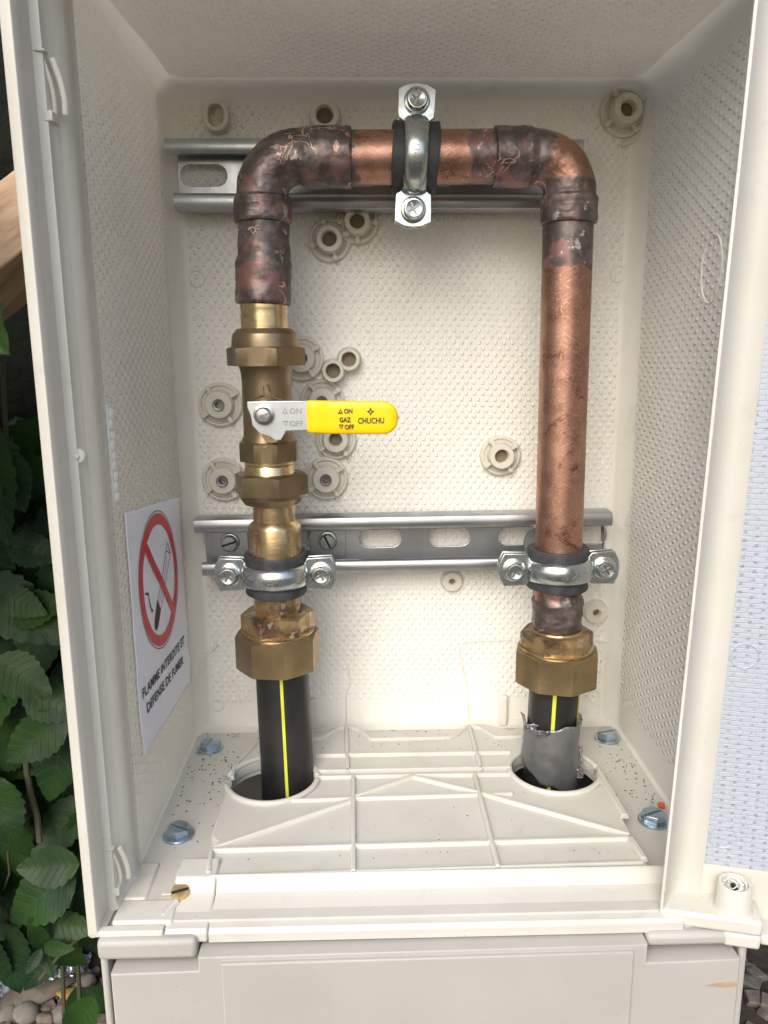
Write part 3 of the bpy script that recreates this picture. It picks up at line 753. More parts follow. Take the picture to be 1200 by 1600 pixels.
k = gp(540, 643); put(b, 'ON', 3.5, k.x-.9, k.z-1.0, yg+.02, .10, sx=.82)
q = gp(532, 643); tri(0, 0, 1.35, False, XZ(yg, q.x, q.z), b)
k = gp(541, 656); put(b, 'GAZ', 3.5, k.x-3.6, k.z-1.15, yg, .10, sx=.82)
k = gp(540, 667); put(b, 'OFF', 3.5, k.x-.6, k.z-1.25, yg-.02, .10, sx=.82)
q = gp(533, 666.5); tri(0, 0, 1.35, True, XZ(yg, q.x, q.z), b)
k = gp(559, 661); put(b, 'CHUCHU', 4.2, k.x, k.z-.2, yg-.12, .10, sx=.78)
q = gp(579, 643)
star = [(0, 2.7), (.8, .8), (2.7, 0), (.8, -.8), (0, -2.7), (-.8, -.8), (-2.7, 0), (-.8, .8)]; star2 = [(0, 1.2), (.5, .45), (1.2, 0), (.5, -.45), (0, -1.2), (-.5, -.45), (-1.2, 0), (-.5, .45)]
b.mesh(shape([star, [(x*.85, z*.85) for x, z in star2]], .25), XZ(yg-.12, q.x, q.z) @ Matrix.Scale(.8, 4))
b.build('lettering', M_ink, grip, smooth=0)
b = B(); lx = ox+9.8
put(b, 'ON', 4.2, lx+3.8, oz+.6, -99.8, .02, th=.5); put(b, 'OFF', 4.2, lx+3.6, oz-6.0, -99.8, .02, th=.5)
tri(0, 0, 1.7, False, XZ(-99.8, lx+1.5, oz+2.0), b); tri(0, 0, 1.7, True, XZ(-99.8, lx+1.5, oz-4.4), b)
b.build('stamped_lettering', metal('stamp_steel', (0.36, 0.38, 0.40), (0.30, 0.32, 0.34), .4, .9), lever, smooth=0)

# brass tail and compression unions down to the polyethylene pipes
ul = root('pipe_union', (XL, YP, 64), 'tall brass union of pipe tail and two stacked nuts under the yellow handled valve', 'pipe fitting')
b = B(); xt = XL+.2
b.lathe([(12.4, 176), (12.5, 166), (12.5, 166.4), (15.0, 164.2), (15.6, 162.6), (15.7, 144)], T((xt, YP, 0)), 48, cap=(True, False)); b.build('tail_pipe', M_brass, ul)
b = B(); b.lathe([(15.2, 145), (14.6, 140), (14.2, 130), (14.0, 108)], T((xt, YP, 0)), 48, cap=(False, False), fn=None)
b.build('soldered_neck', M_stain, ul)
b = B(); nut(b, XL+.1, 98, 110, 22.4, radians(-112), 6, 3); b.build('hex_collar', M_stain, ul, smooth=28)
b = B(); b.lathe([(21.2, 96.0), (22.2, 96.6), (22.2, 98.4), (21.0, 99.2)], T((XL, YP, 0)), 48); b.build('gold_washer', M_brass, ul)
b = B(); nut(b, XL-.4, 75, 97, 26.0, radians(-165), 8, 3.2); b.lathe([(19, 76), (18.2, 74)], T((XL-.4, YP, 0)), 48)
b.build('compression_nut', M_nut, ul, smooth=28)
ur = root('pipe_union', (XR+2, YP, 50), 'squat brass union under the long copper riser above the taped pipe', 'pipe fitting')
xr_ = XR+2.2
b = B(); nut(b, xr_-.4, 84, 95, 22.6, radians(-62), 6, 3); b.lathe([(15.8, 94.6), (15.0, 96), (13, 96.4)], T((xr_-.4, YP, 0)), 48)
b.build('hex_collar', M_stain, ur, smooth=28)
b = B(); b.lathe([(21.8, 82.4), (22.6, 83.0), (22.6, 84.4), (21.2, 85.0)], T((xr_-.4, YP, 0)), 48); b.build('gold_washer', M_brass, ur)
b = B(); nut(b, xr_, 62, 83.2, 26.4, radians(-172), 8, 3.2); b.lathe([(19, 63), (18, 61)], T((xr_, YP, 0)), 48)
b.build('compression_nut', M_nut, ur, smooth=28)
def gas_pipe(top, bot, r, stripes, label):
    r_ = root('gas_pipe', (bot[0], bot[1], bot[2]), label, 'pipe', 'black polyethylene gas pipes')
    top = Vector(top); bot = Vector(bot); d = (bot-top)
    P = [top+d*(i/24)+Vector((0, 0, 0)) for i in range(25)]
    b = B(); b.sweep(P, r, 48, upv=(0, -1, 0)); b.build('tube', M_pe, r_)
    for a, wd in stripes:      # angle from straight front, towards +x
        V = []; F = []
        for i, p in enumerate(P):
            for s in (-1, 0, 1):
                t = a + s*wd/2/r; V.append(tuple(p + Vector((sin(t), -cos(t), 0))*(r+.12)))
        for i in range(24):
            for s in (0, 1): F.append((i*3+s, i*3+s+1, i*3+s+4, i*3+s+3))
        b = B(); b.add(V, F); b.build('stripe', M_stripe, r_)
    return r_
gas_pipe((XL+1.5, YP, 77), (-74.6, -86, -130), 16.4, ((0.07, 1.8), (2.4, 1.8)), 'black gas pipe with a yellow stripe through the left floor hole')
gas_pipe((XR+1.8, YP, 64), (82.0, -73, -130), 15.6, ((-.22, 2.2), (1.05, 2.2)), 'black gas pipe wrapped in grey tape through the right floor hole')

# torn duct tape round the right pipe
b = B(); V = []; nu, nv = 64, 22
c_top = Vector((XR+1.8, YP, 64)); dd = (Vector((82, -73, -130))-c_top)/194.0
for j in range(nv+1):
    for i in range(nu+1):
        t = i/nu; a = radians(-118+232*t)
        zt = 36.5+3.4*t-5*max(0, .3-abs(t-.35))*2+2.4*noise.noise(Vector((t*8, 3, 0)))-26*max(0, t-.86); zb = 15.0-24*min(1, t*1.35)+9*max(0, t-.8)*5+2.4*noise.noise(Vector((t*9, 8, 0)))+1.2*noise.noise(Vector((t*31, 2, 0)))
        z = zb+(zt-zb)*j/nv; c = c_top + dd*(64-z)
        r = 17.0 + .9*max(0, 1-j/nv*2) + .45*noise.noise(Vector((a*2, z*.12, 1))) + 1.3*max(0, (j/nv-.85)/.15)*abs(noise.noise(Vector((a*4, 2, 5))))*2
        if t < .05: r += (0.05-t)*70*(j/nv)**3
        if t > .88: r += (t-.88)*34*(.4+.6*abs(noise.noise(Vector((z*.25, 0, 3)))))
        V.append((c.x+r*sin(a), c.y-r*cos(a), z))
b.add(V, [(j*(nu+1)+i, j*(nu+1)+i+1, (j+1)*(nu+1)+i+1, (j+1)*(nu+1)+i) for j in range(nv) for i in range(nu)])
tp = b.build('duct_tape', M_tape, None, smooth=60)
md = tp.modifiers.new('thick', 'SOLIDIFY'); md.thickness = .0004; md.offset = 1
tag(tp, 'torn grey tape sleeve wrapped around the right black gas pipe', 'tape')
M_fold = simple('tape_fold', (.24,.24,.25), (.14,.14,.15), .28, 80, .5, .3)
rr = random.Random(5)     # crumpled fold at the upper left and right edge
for (fx, fy, fz, sx, sz, sd) in ((73.0, -75, 36.0, 4.0, 1.8, 1), (78.5, -81, 35.5, 4.5, 1.5, 2), (104.5, -70, 14, 2.4, 6, 3), (104.0, -73, 3, 3.0, 3.5, 4)):
    b = B(); V = []; F = []; o = 0
    for j in range(9):
        for i in range(9):
            u, v = i/8-.5, j/8-.5; q = Vector((u*5+sd*3, v*5, sd))
            V.append((fx+sx*2*u+1.2*noise.noise(q), fy+2.6*noise.noise(q*1.3+Vector((9, 0, 0)))+3*u*u, fz+sz*2*v+1.2*noise.noise(q+Vector((0, 7, 0)))))
    F += [(o+j*9+i, o+j*9+i+1, o+(j+1)*9+i+1, o+(j+1)*9+i) for j in range(8) for i in range(8)]
    b.add(V, F); fo = b.build('crumpled_fold', M_fold, tp, smooth=20)
    md = fo.modifiers.new('thick', 'SOLIDIFY'); md.thickness = .0004

# ------------------------------------------------------------------ pipe clamps
def make_clamp(loc, label, rot=(0, 0, 0)):
    r_ = root('pipe_clamp', (0, 0, 0), label, 'clamp', 'rubber lined clamps holding the pipes')
    b = B(); V = []; nn = 64
    prof = [(14.1, -12), (18.2, -12.4), (18.6, -11.6), (18.0, -7.6), (18.0, 7.6), (18.6, 11.6), (18.2, 12.4), (14.1, 12), (14.0, 6), (14.0, -6)]
    for k in range(nn):
        a = 2*pi*k/nn; wv = .5*sin(a*2+.5)
        for r, z in prof: V.append((r*cos(a), r*sin(a), z*(1.0+.02*sin(3*a))+wv))
    n = len(prof); F = [(k*n+j, k*n+(j+1) % n, ((k+1) % nn)*n+(j+1) % n, ((k+1) % nn)*n+j) for k in range(nn) for j in range(n)]
    b.add(V, F); b.build('rubber_liner', M_rubber, r_, smooth=45)
    for s in (-1, 1):          # front and rear half bands with ears
        b = B(); V = []; nn = 26; prof = [(18.3, -6.6), (19.6, -6.4), (21.3, -4.6), (22.0, -1.6), (22.0, 1.6), (21.3, 4.6), (19.6, 6.4), (18.3, 6.6), (18.2, 0)]
        for k in range(nn+1):
            a = (pi if s < 0 else 0) + radians(12) + (pi-radians(24))*k/nn
            e = abs(k/nn-.5)*2; kk = 1-.5*max(0, (e-.78)/.22)
            for r, z in prof: q = 18.2+(r-18.2)*kk; V.append((q*cos(a), q*sin(a), z*(1+.1*(1-kk))))
        n = len(prof); F = [(k*n+j, k*n+(j+1) % n, (k+1)*n+(j+1) % n, (k+1)*n+j) for k in range(nn) for j in range(n)] + [tuple(range(n)), tuple(nn*n+j for j in range(n))]
        b.add(V, F)
        for t in (-1, 1):
            ear = [(t*17.0, -6.4), (t*19.5, -9.6), (t*33.5, -10.2), (t*36.0, -5), (t*36.6, 0), (t*36.0, 5), (t*33.5, 10.2), (t*19.5, 9.6), (t*17.0, 6.4)]
            b.mesh(shape([ear], 2.2, .4), XZ(s*3.2 if s < 0 else 2.2, 0, 0))
        b.build('band', M_zinc, r_, smooth=40)
    for t in (-1, 1):
        Mx = T((t*27.5, -4.2, 0)) @ RX(pi/2)
        b = B(); b.lathe([(6.9, 0), (7.0, .9), (6.4, 1.3), (5.6, 1.4), (5.6, 5.0), (5.0, 5.9), (4.4, 6.0), (4.2, 5.2), (1.2, 4.4), (0, 4.3)], Mx, 28, cap=(True, False))
        sc_ = b.build('screw', M_zinc, r_)
        b = B()
        for a in (0, pi/2): b.box(-3.6, 3.6, -.55, .55, 3.6, 5.0, Mx @ RZ(a+.5*t))
        b.build('cross_recess', M_dull, sc_, smooth=0)
        b = B(); b.lathe([(2.4, 0), (2.4, 8)], T((t*27.5, 4, 0)) @ RX(pi/2), 12); b.build('screw_shank', M_dull, sc_)
    b = B(); b.lathe([(13.0, 0), (13.2, .6), (12.8, 1.4)], T((0, 40, 5)) @ RX(pi/2), 36); b.lathe([(4, 0), (4, 34)], T((0, 50, 0)) @ RX(pi/2), 16)
    b.build('stand_off', M_galv, r_)
    b = B(); me = text('23-28', 5.2, .5, .02, 'CENTER')       # stamped size, wrapped on the band
    for v in me.vertices:
        a = -pi/2+(v.co.x+2.5)/22.0; rr_ = 22.0+v.co.z*.5; v.co = Vector((rr_*cos(a), rr_*sin(a), v.co.y-1.8))
    b.mesh(me); b.build('stamped_size', metal('stamp', (0.36, 0.40, 0.42), (0.30, 0.33, 0.35), .35, 1), r_, smooth=0)
    r_.location = Vector(loc)*MM; r_.rotation_euler = rot
    return r_
def copy_tree(o, parent=None):
    c = o.copy(); SC.collection.objects.link(c)
    if parent is not None: c.parent = parent
    for ch in [x for x in SC.objects if x.parent == o]: copy_tree(ch, c)
    return c
c1 = make_clamp((XL, YP, 134), 'rubber lined clamp around the brass pipe below the valve')
c2 = copy_tree(c1); c2.location = Vector((XR+.6, YP, 135))*MM; c2['label'] = 'rubber lined clamp around the lower end of the copper riser'; c2.rotation_euler = (0, radians(-.6), 0)
c3 = copy_tree(c1); c3.location = Vector((1.2, YP, ZT-.4))*MM; c3['label'] = 'upright rubber lined clamp around the horizontal copper pipe'; c3.rotation_euler = (0, radians(92), 0)

# ------------------------------------------------------------------ no smoking sticker on the left wall
stk = root('warning_sticker', (-150, -76, 48), 'white no smoking sticker with a red ring on the left inner wall', 'sticker')
def sp(y, z, h=0):     # paper surface: hugs the wall, curls at the back edge
    cu_ = max(0, (y+34)/14); k = .5*noise.noise(Vector((y*.05, z*.05, 0))) + .35*noise.noise(Vector((y*.2, z*.03, 4)))
    return (-149.3+.5+k*.5+.8*cu_*cu_*(.4+.6*abs(noise.noise(Vector((z*.06, 0, 1)))))+h, y, z)
b = B(); V = []; ny, nz = 60, 70
for j in range(nz+1):
    for i in range(ny+1):
        u, v = i/ny, j/nz
        yl = -131.2 + (1.5 if v < .1 else 0) + .6*noise.noise(Vector((v*9, 0, 0))); yr = -19.5 + 2.2*noise.noise(Vector((v*8, 1, 0))) + (4.5*max(0, 1-abs(v-.12)/.07)) - 4*max(0, v-.8)*5*.2
        zb = 51+(-6+2.2*noise.noise(Vector((u*5, 2, 0))))*u; zt = 186-13*u+.8*noise.noise(Vector((u*8, 3, 0)))
        V.append(sp(yl+(yr-yl)*u, zb+(zt-zb)*v))
b.add(V, [(j*(ny+1)+i, j*(ny+1)+i+1, (j+1)*(ny+1)+i+1, (j+1)*(ny+1)+i) for j in range(nz) for i in range(ny)])
pp = b.build('paper', M_paper, stk, smooth=60); md = pp.modifiers.new('thick', 'SOLIDIFY'); md.thickness = .00015; md.offset = -1
CY, CZ = -76.0, 134.5; RO = 39.5
def band_ring(b, r0, r1, h, n=96):
    V = []
    for k in range(n):
        a = 2*pi*k/n
        for r in (r0, (r0+r1)/2, r1): V.append(sp(CY+r*cos(a)*1.03, CZ+r*sin(a)-.09*r*cos(a)*1.03, h))
    b.add(V, [(k*3+s, ((k+1) % n)*3+s, ((k+1) % n)*3+s+1, k*3+s+1) for k in range(n) for s in (0, 1)])
b = B(); band_ring(b, RO-6.6, RO, .35)
ca_, sa_ = cos(radians(-45)), sin(radians(-45)); V = []
for i in range(25):
    t = -34+68*i/24
    for s in (-3.2, 0, 3.2):
        u_, v_ = t*ca_-s*sa_, t*sa_+s*ca_; V.append(sp(CY+u_*1.03, CZ+v_-.09*u_, .38))
b.add(V, [(i*3+s, i*3+s+1, i*3+s+4, i*3+s+3) for i in range(24) for s in (0, 1)])
b.build('prohibition_ring', M_red, stk, smooth=60)
b = B(); band_ring(b, RO+1.1, RO+1.6, .3)
def strokes(pts, wd, h=.3):
    for p, q in zip(pts, pts[1:]):
        n = 6; d = Vector((q[0]-p[0], q[1]-p[1])); nn = Vector((-d.y, d.x)).normalized()*wd/2; V = []
        for i in range(n+1):
            c = Vector(p[:2])+d*(i/n)
            for s in (-1, 1): V.append(sp(c.x+nn.x*s, c.y+nn.y*s, h))
        b.add(V, [(i*2, i*2+1, i*2+3, i*2+2) for i in range(n)])
tip, cR, cL, bL, bR = (-54.8, 151.5), (-49.5, 143.5), (-59.5, 147.5), (-84.2, 123.2), (-78.3, 117.6)
strokes([cL, tip, cR], .7); strokes([cL, bL], .6); strokes([cR, bR], .6); strokes([(-57.5, 144), (-81.4, 120.8)], .5); strokes([cL, cR], .6)
strokes([(-106.5, 135.6), (-101, 133.6), (-99.8, 128.4), (-96.5, 121.8), (-94, 122.4)], 1.3)
V = []; 
lft = [(-84.4, 125), (-87, 121), (-91, 116), (-93.5, 111.5), (-91.5, 109)]; rgt = [(-78.3, 117.2), (-80, 115), (-83, 112), (-86, 109.5), (-89, 108.2)]
for l_, r2 in zip(lft, rgt):
    for t in (0, .5, 1): V.append(sp(l_[0]+(r2[0]-l_[0])*t, l_[1]+(r2[1]-l_[1])*t, .3))
b.add(V, [(i*3+s, i*3+s+1, i*3+s+4, i*3+s+3) for i in range(4) for s in (0, 1)])
b.build('cigarette_drawing', M_ink, stk, smooth=0)
b = B()
for s_, y0, y1, z0, z1, hgt in (('FLAMME INTERDITE ET', -124.4, -28.6, 82.0, 76.6, 5.6), ('DEFENSE DE FUMER', -119.2, -34.5, 71.2, 65.2, 5.6)):
    me = text(s_, 8.0, .0, .19, 'LEFT', 1.08); xs = [v.co.x for v in me.vertices]; x0, x1 = min(xs), max(xs); ym = max(v.co.y for v in me.vertices)
    V = [sp(y0+(v.co.x-x0)/(x1-x0)*(y1-y0), z0+(z1-z0)*(v.co.x-x0)/(x1-x0)+v.co.y/ym*hgt, .3) for v in me.vertices]
    b.add(V, [tuple(p.vertices) for p in me.polygons])
b.build('lettering', M_ink, stk, smooth=0)

# ------------------------------------------------------------------ swarf and crumbs on the floor
b = B(); rr = random.Random(11)
def crumbs(n, fx, z, s0=.15, s1=.7):
    for _ in range(n):
        x, y = fx(); s_ = rr.uniform(s0, s1)
        b.box(-s_, s_, -s_*.35, s_*.35, -.15, s_*.5, T((x, y, z+.2)) @ RZ(rr.uniform(0, 3.1)) @ RY(rr.uniform(-.4, .4)))
crumbs(120, lambda: (rr.uniform(-145, -114), -28-abs(rr.gauss(0, 45)) % 110), .35)
crumbs(80, lambda: (rr.uniform(-145, 145), rr.uniform(-13, -7)), .35)
crumbs(90, lambda: (rr.gauss(137, 6) if rr.random() < .7 else rr.uniform(121, 146), -30-rr.random()*95), .35)
crumbs(60, lambda: (rr.uniform(-104, -66), rr.uniform(-48, -15)), 6.9, .2, .6)
crumbs(50, lambda: (rr.uniform(-60, 100), rr.uniform(-46, -24)), 6.9, .2, .6)
crumbs(26, lambda: (rr.uniform(-95, 105), rr.uniform(-160, -100)), 7.6, .15, .45)
b.v = [(min(max(x, -148), 148), y, z) for x, y, z in b.v]
tag(b.build('drilling_swarf', M_speck, None, smooth=0), 'dark drilling crumbs scattered on the cabinet floor around the bolts', 'debris', kind='stuff')
q = at(1030, 1257, 'z', 4); b = B(); b.mesh(shape([[(-2.2, -1.5), (2, -2), (2.6, 1.4), (0, 2.2), (-2, 1)]], 1.0, .2), T((q.x+2, q.y+2, 2.2)) @ RX(.5) @ RY(.3))
tag(b.build('plastic_scrap', simple('orange_scrap', (.75, .12, .04), (.6, .1, .05), .5), None), 'small orange red scrap beside the bolt nearest the open door', 'debris')

# ------------------------------------------------------------------ outdoors: ground, stones, creeper, timber
b = B(); V = []; n = 70; 
def gz(x, y): return -452 + 6*noise.noise(Vector((x*.006, y*.006, 0))) + 3*noise.noise(Vector((x*.03, y*.03, 2)))
cs = [-40000, -15000, -5000, -2500, -1500] + [-1000+2000*i/40 for i in range(41)] + [1500, 2500, 5000, 15000, 40000]
m = len(cs)
for y in cs:
    for x in cs: V.append((x, y, gz(x, y) if max(abs(x), abs(y)) < 1600 else -452))
b.add(V, [(j*m+i, j*m+i+1, (j+1)*m+i+1, (j+1)*m+i) for j in range(m-1) for i in range(m-1)])
tag(b.build('ground', M_soil, None, smooth=60), 'dark soil ground', None, kind='structure')

def stone_mesh(b, c, sz, seed, rot=0):
    import bmesh
    bm = bmesh.new(); bmesh.ops.create_icosphere(bm, subdivisions=3, radius=1)
    M_ = RZ(rot) @ Matrix.Diagonal((*sz, 1))
    vs = []
    for v in bm.verts:
        q = v.co*1.0; k = 1+.22*noise.noise(q*1.1+Vector((seed*3.1, 0, 0)))+.08*noise.noise(q*3+Vector((seed, 5, 0)))
        p = M_ @ (q*k); vs.append(tuple(Vector(c)+p))
    b.add(vs, [tuple(v.index for v in f.verts) for f in bm.faces]); bm.free()
SM = [simple('stone_grey', (.20,.185,.16), (.28,.26,.225), .85, 60, .8), simple('stone_brown', (.23,.19,.145), (.15,.125,.10), .85, 60, .8), simple('stone_pale', (.27,.25,.22), (.20,.18,.155), .85, 60, .8)]
ST = [(42,1588,13,0,'grey egg shaped stone in the row at the bottom left'), (12,1590,12,0,'grey stone cut by the bottom left corner'), (100,1590,12,2,'pale rounded stone right of the brown slab'),
      (72,1597,9,1,'small brown stone between two rounded stones'), (55,1560,22,1,'flat brown slab of stone under the foil'), (135,1540,11,0,'upright grey stone near the cabinet foot'),
      (142,1572,12,1,'brown stone touching the cabinet base'), (125,1590,9,2,'pale small stone beside the cabinet base')]
for i, (px, py, s_, mi, lb) in enumerate(ST):
    q = at(px, py, 'z', -450); s_ *= 1.0
    b = B(); stone_mesh(b, (q.x, q.y, -450+s_*.35), (s_*(1.9 if i == 4 else 1.15), s_*.9, s_*(.5 if i == 4 else .8)), i*2.3, rr.uniform(-.6, .6))
    tag(b.build('stone', SM[mi], None, org=(q.x, q.y, -450)), lb, 'stone', 'stones on the soil beside the cabinet')
b = B()
for i in range(900):
    x = rr.uniform(-620, -140); y = rr.uniform(40, 420); s_ = rr.uniform(2, 8)
    v = [(s_*rr.uniform(.7, 1.2)*sx, s_*rr.uniform(.7, 1.2)*sy, s_*rr.uniform(.4, .8)*sz) for sx in (-1, 1) for sy in (-1, 1) for sz in (-1, 1)]
    b.add(v, [(0,1,3,2),(4,6,7,5),(0,4,5,1),(2,3,7,6),(0,2,6,4),(1,5,7,3)], T((x, y, gz(x, y)+s_*.3)) @ RZ(rr.uniform(0, 3)))
for i in range(500):
    x = rr.uniform(150, 420); y = rr.uniform(-150, 420); s_ = rr.uniform(3, 11)
    v = [(s_*rr.uniform(.7, 1.2)*sx, s_*rr.uniform(.7, 1.2)*sy, s_*rr.uniform(.4, .8)*sz) for sx in (-1, 1) for sy in (-1, 1) for sz in (-1, 1)]
    b.add(v, [(0,1,3,2),(4,6,7,5),(0,4,5,1),(2,3,7,6),(0,2,6,4),(1,5,7,3)], T((x, y, gz(x, y)+s_*.3)) @ RZ(rr.uniform(0, 3)))
g = b.build('gravel', simple('gravel', (.15,.13,.105), (.25,.225,.19), .9, 90, .8), None, smooth=50, bevel=1.2)
tag(g, 'loose grey brown rubble on the soil around the cabinet', 'gravel', kind='stuff')
# crumpled foil
b = B(); q = at(66, 1514, 'z', -436); V = []
for j in range(41):
    for i in range(41):
        u, v = i/40*2-1, j/40*2-1; r2 = max(0, 1-u*u-v*v)
        p = Vector((u*5, v*5, 0)); V.append((q.x+46*u+5*noise.noise(p), q.y+30*v+5*noise.noise(p+Vector((5, 5, 5))), -448+24*sqrt(r2)+9*abs(noise.noise(p*1.2))+5*noise.noise(p*2.3)))
b.add(V, [(j*41+i, j*41+i+1, (j+1)*41+i+1, (j+1)*41+i) for j in range(40) for i in range(40)])
tag(b.build('foil', metal('foil', (.75,.78,.82), (.6,.65,.7), .3, .8), None, smooth=12), 'crumpled silver foil lying behind the small leaves', 'litter')
# dry leaf scrap
q = at(110, 1552, 'z', -440); b = B(); stone_mesh(b, (q.x, q.y, -440), (16, 8, 3), 4)
tag(b.build('dry_leaf', simple('dry_leaf', (.45,.28,.07), (.35,.2,.05), .8), None), 'curled ochre dry leaf on the rubble', 'leaf')

# timber beam leaning behind the left edge
M_wood = N('timber', (.5,.33,.2), .7)
fn_ = M_wood.noise(60, 4, .6, stretch=(.10, 1, 1, (0, radians(-38), 0))); M_wood.col(M_wood.mix(M_wood.ss(fn_, .35, .68), (0.62, 0.42, 0.26), (0.38, 0.23, 0.13)))
M_wood.bump(M_wood.noise(220, 3, .6, stretch=(.12, 1, 1, (0, radians(-38), 0))), 1.2, .7); M_wood = M_wood.mat
bp_ = at(10, 392, 'y', 60)
b = B(); Mb = T(bp_) @ RZ(radians(16)) @ RY(radians(-38)) @ RX(radians(-22)); b.box(-420, 330, -28, 28, -24, 24, Mb)
o = b.build('timber_beam', M_wood, None, bevel=1.5, org=tuple(bp_)); tag(o, 'rough sawn timber beam leaning behind the cabinet left edge', 'beam')

# leafy creeper
M_leaf = N('leaf', (.04,.09,.03), .46, 0, .24)
lf = M_leaf.noise(13, 2); lc = M_leaf.mix(M_leaf.ss(lf, .38, .66), (0.009, 0.030, 0.012), (0.027, 0.070, 0.013)); M_leaf.col(lc)
M_leaf.bump(M_leaf.noise(260, 3), .4, .5); M_leaf.b.inputs['Subsurface Weight'].default_value = 0.0; M_leaf = M_leaf.mat
VB = B()
def leaf(b, base, tipdir, nrm, L_, W_, seed):
    """serrated ovate leaf with folded midrib and corrugated side veins"""
    t = Vector(tipdir).normalized(); nn_ = Vector(nrm); nn_ = (nn_-t*nn_.dot(t)).normalized(); s_ = t.cross(nn_)
    rows = 34; cols = (-1, -.66, -.33, 0, .33, .66, 1); V = []
    def surf(x, c, ser=1.0, h=0.0):
        wv = W_*.5*(sin(pi*min(1, max(x, 0)**.72)))**.85*(1-.15*x); yy = c*wv*(ser if abs(c) == 1 else 1)
        drop = -.12*L_*x*x + .03*L_*noise.noise(Vector((x*3, seed, 0)))
        vein = .034*L_*sin((x - abs(c)*.16)*pi*15)*abs(c)*(1-abs(c)*.4)
        return Vector(base)+t*(x*L_ + abs(c)*wv*.18)+s_*yy+nn_*(drop+.16*abs(yy)+vein*.35+h)
    for i in range(rows+1):
        x = i/rows; ser = 1+.11*((i % 4)/3-.5)*(1 if 2 < i < rows-2 else 0)
        for c in cols: V.append(tuple(surf(x, c, ser)))
    k = len(cols)
    b.add(V, [(i*k+j, i*k+j+1, (i+1)*k+j+1, (i+1)*k+j) for i in range(rows) for j in range(k-1)])
    def ribbon(P, w0, w1):
        V = []
        for i, p in enumerate(P):
            d = (P[min(i+1, len(P)-1)]-P[max(i-1, 0)]).normalized().cross(nn_)*(w0+(w1-w0)*i/(len(P)-1)); V += [tuple(p-d), tuple(p+d)]
        VB.add(V, [(i*2, i*2+1, i*2+3, i*2+2) for i in range(len(P)-1)])
    ribbon([surf(.01+.95*i/12, 0, 1, .35) for i in range(13)], L_*.009, L_*.003)
    for q in range(7):
        for sg in (-1, 1): ribbon([surf(.09+q*.115+.13*c, sg*c, 1, .45) for c in (0.0, .25, .5, .75, .95)], L_*.0045, L_*.002)
cr = root('creeper_plant', (-330, 120, -450), 'dark green serrated leaf creeper growing left of the cabinet', 'plant')
b = B(); rr = random.Random(22)
HAND = [((-5, 700), (38, 800), 1.3, 30), ((10, 850), (95, 870), 1.25, 30), ((0, 925), (70, 960), 1.1, 10), ((10, 960), (100, 940), 1.2, 5), ((-10, 1030), (78, 1085), 1.5, 0),
        ((108, 1115), (0, 1195), 1.15, -5), ((35, 1078), (128, 1120), 1.3, -8), ((108, 1120), (70, 1260), 1.05, 0), ((-20, 1210), (24, 1330), 1.2, 10),
        ((125, 1350), (22, 1360), 1.55, 0), ((120, 1360), (5, 1445), 1.4, -5), ((110, 1385), (62, 1465), .8, 0), ((70, 1440), (150, 1455), .9, 20),
        ((70, 1480), (45, 1440), .6, 0), ((66, 1482), (38, 1525), .6, -5), ((66, 1484), (82, 1530), .6, -5), ((68, 1480), (112, 1485), .6, 5), ((0, 1440), (30, 1560), .9, 40), ((-10, 1150), (60, 1040), 1.0, 40), ((10, 1260), (120, 1230), 1.2, 60), ((30, 760), (120, 720), 1.2, 60)]
for hi, (p0, p1, wf, dy) in enumerate(HAND):
    Y = 40+dy+(hi % 4)*9; a = at(*p0, 'y', Y); c = at(*p1, 'y', Y-12); d = c-a
    leaf(b, a, d, Vector((rr.uniform(-.3, .3), -1, .45)), d.length, d.length*.56*wf**.5, rr.random()*9)
for i in range(330):
    Y = rr.choice((rr.uniform(75, 140), rr.uniform(110, 260))); px = rr.uniform(-190, 190); py = rr.uniform(640, 1370)
    if i % 12 == 0: py = rr.uniform(-300, -40); Y += 60
    a = at(px, py, 'y', Y)
    if a.x > -172 and Y < 30: continue
    ang = rr.uniform(-2.6, -.5); L_ = rr.uniform(55, 98)
    leaf(b, a, Vector((cos(ang), rr.uniform(-.5, .3), sin(ang))), Vector((rr.uniform(-.8, .8), -1, rr.uniform(-.1, 1.1))), L_, L_*rr.uniform(.5, .68), rr.random()*9)
for i in range(420):          # the plant carries on beyond the frame
    a = Vector((rr.uniform(-900, -250), rr.uniform(20, 330), rr.uniform(-420, 700)))
    if a.y < 40 and a.x > -300: continue
    d = a-CAM; zz = d.dot(fw); qx = 600+FPX*d.dot(rt)/zz; qy = 800-FPX*d.dot(up)/zz
    if qx > -130 and qy < 640: continue
    ang = rr.uniform(-2.6, -.5); L_ = rr.uniform(50, 90)
    leaf(b, a, Vector((cos(ang), rr.uniform(-.5, .3), sin(ang))), Vector((rr.uniform(-.6, .6), -1, rr.uniform(-.1, .9))), L_, L_*.55, rr.random()*9)
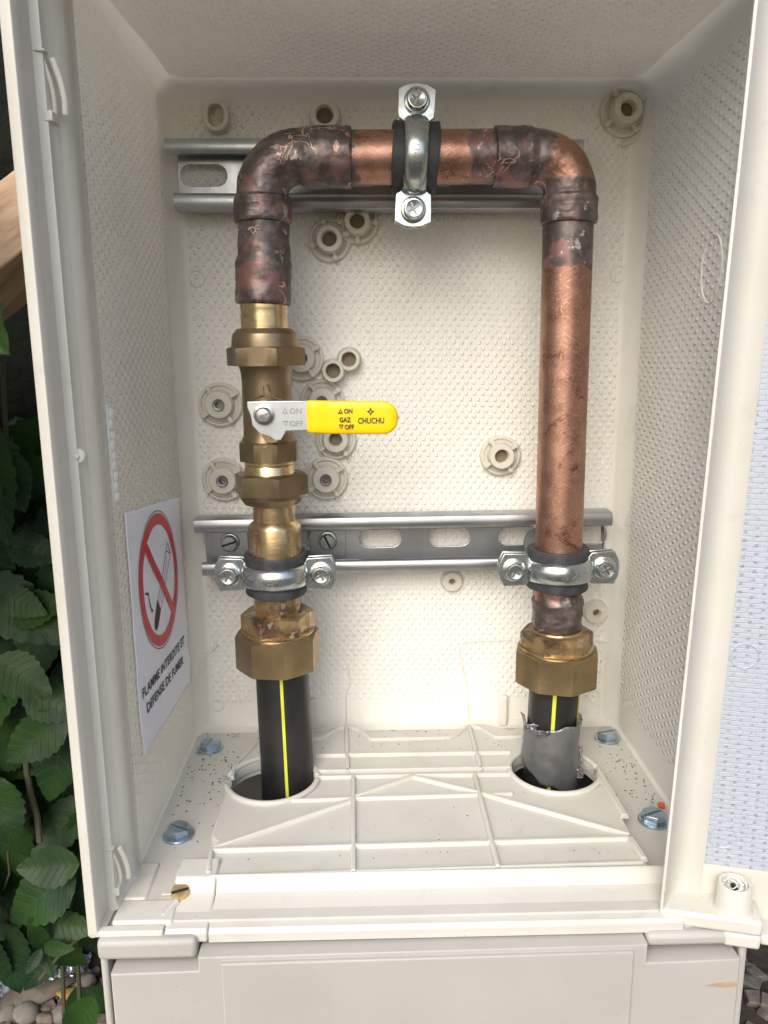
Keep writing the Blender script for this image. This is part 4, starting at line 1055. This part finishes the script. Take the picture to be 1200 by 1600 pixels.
for i in range(230):          # unseen leaves added beside the cabinet to shade the creeper
    a = Vector((rr.uniform(-620, -235), rr.uniform(-330, 30), rr.uniform(230, 470)))
    d = a-CAM; zz = d.dot(fw); qx = 600+FPX*d.dot(rt)/max(zz, 1)
    if qx > -170: continue
    ang = rr.uniform(-2.6, -.5); L_ = rr.uniform(50, 95)
    leaf(b, a, Vector((cos(ang), rr.uniform(-.6, .4), sin(ang))), Vector((rr.uniform(-.6, .6), -1, rr.uniform(.2, 1.5))), L_, L_*.6, rr.random()*9)
b.build('foliage', M_leaf, cr, smooth=60)
VB.build('leaf_vein', simple('leaf_vein', (.024,.056,.018), (.034,.07,.02), .5, spec=.25), cr, smooth=60)
b = B(); M_stem = simple('stem', (.06,.08,.03), (.09,.07,.045), .7)
def stem(pts, r, Y=70): b.sweep([at(px, py, 'y', Y+3*i) for i, (px, py) in enumerate(pts)], r, 8)
stem([(62, 1315), (58, 1275), (48, 1240), (42, 1205), (38, 1160)], 2.6, 60); stem([(68, 1395), (72, 1310), (90, 1200)], 1.2, 90); stem([(36, 1540), (28, 1490), (15, 1445), (2, 1400)], 1.6, 90)
stem([(62, 1530), (95, 1490), (125, 1465), (148, 1440)], 1.6, 90); stem([(12, 1330), (15, 1365), (5, 1390)], 1.0, 80); stem([(66, 1500), (64, 1460), (60, 1430)], 1.3, 60)
for i in range(14):
    x = rr.uniform(-600, -190); y = rr.uniform(90, 260); b.sweep([(x+rr.uniform(-30, 30)*k/6+8*sin(k), y+rr.uniform(-10, 10), -452+k*rr.uniform(120, 150)) for k in range(8)], 2.2, 7)
b.build('stem', M_stem, cr)
# near-black sheet painted as the deep shade within the hedge
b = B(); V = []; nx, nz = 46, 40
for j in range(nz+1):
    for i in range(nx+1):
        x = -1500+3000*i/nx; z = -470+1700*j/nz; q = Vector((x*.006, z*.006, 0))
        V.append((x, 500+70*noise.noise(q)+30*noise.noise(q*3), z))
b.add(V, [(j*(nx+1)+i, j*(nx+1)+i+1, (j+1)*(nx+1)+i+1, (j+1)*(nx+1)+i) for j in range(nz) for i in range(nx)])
hd = b.build('hedge_shade', simple('gloom', (.008,.012,.006), (.018,.02,.010), .95, 25, 8), None, smooth=60)
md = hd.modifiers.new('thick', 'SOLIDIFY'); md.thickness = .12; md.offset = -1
tag(hd, 'dark sheet painted as the shaded undergrowth of the hedge behind the cabinet', 'hedge', kind='stuff')
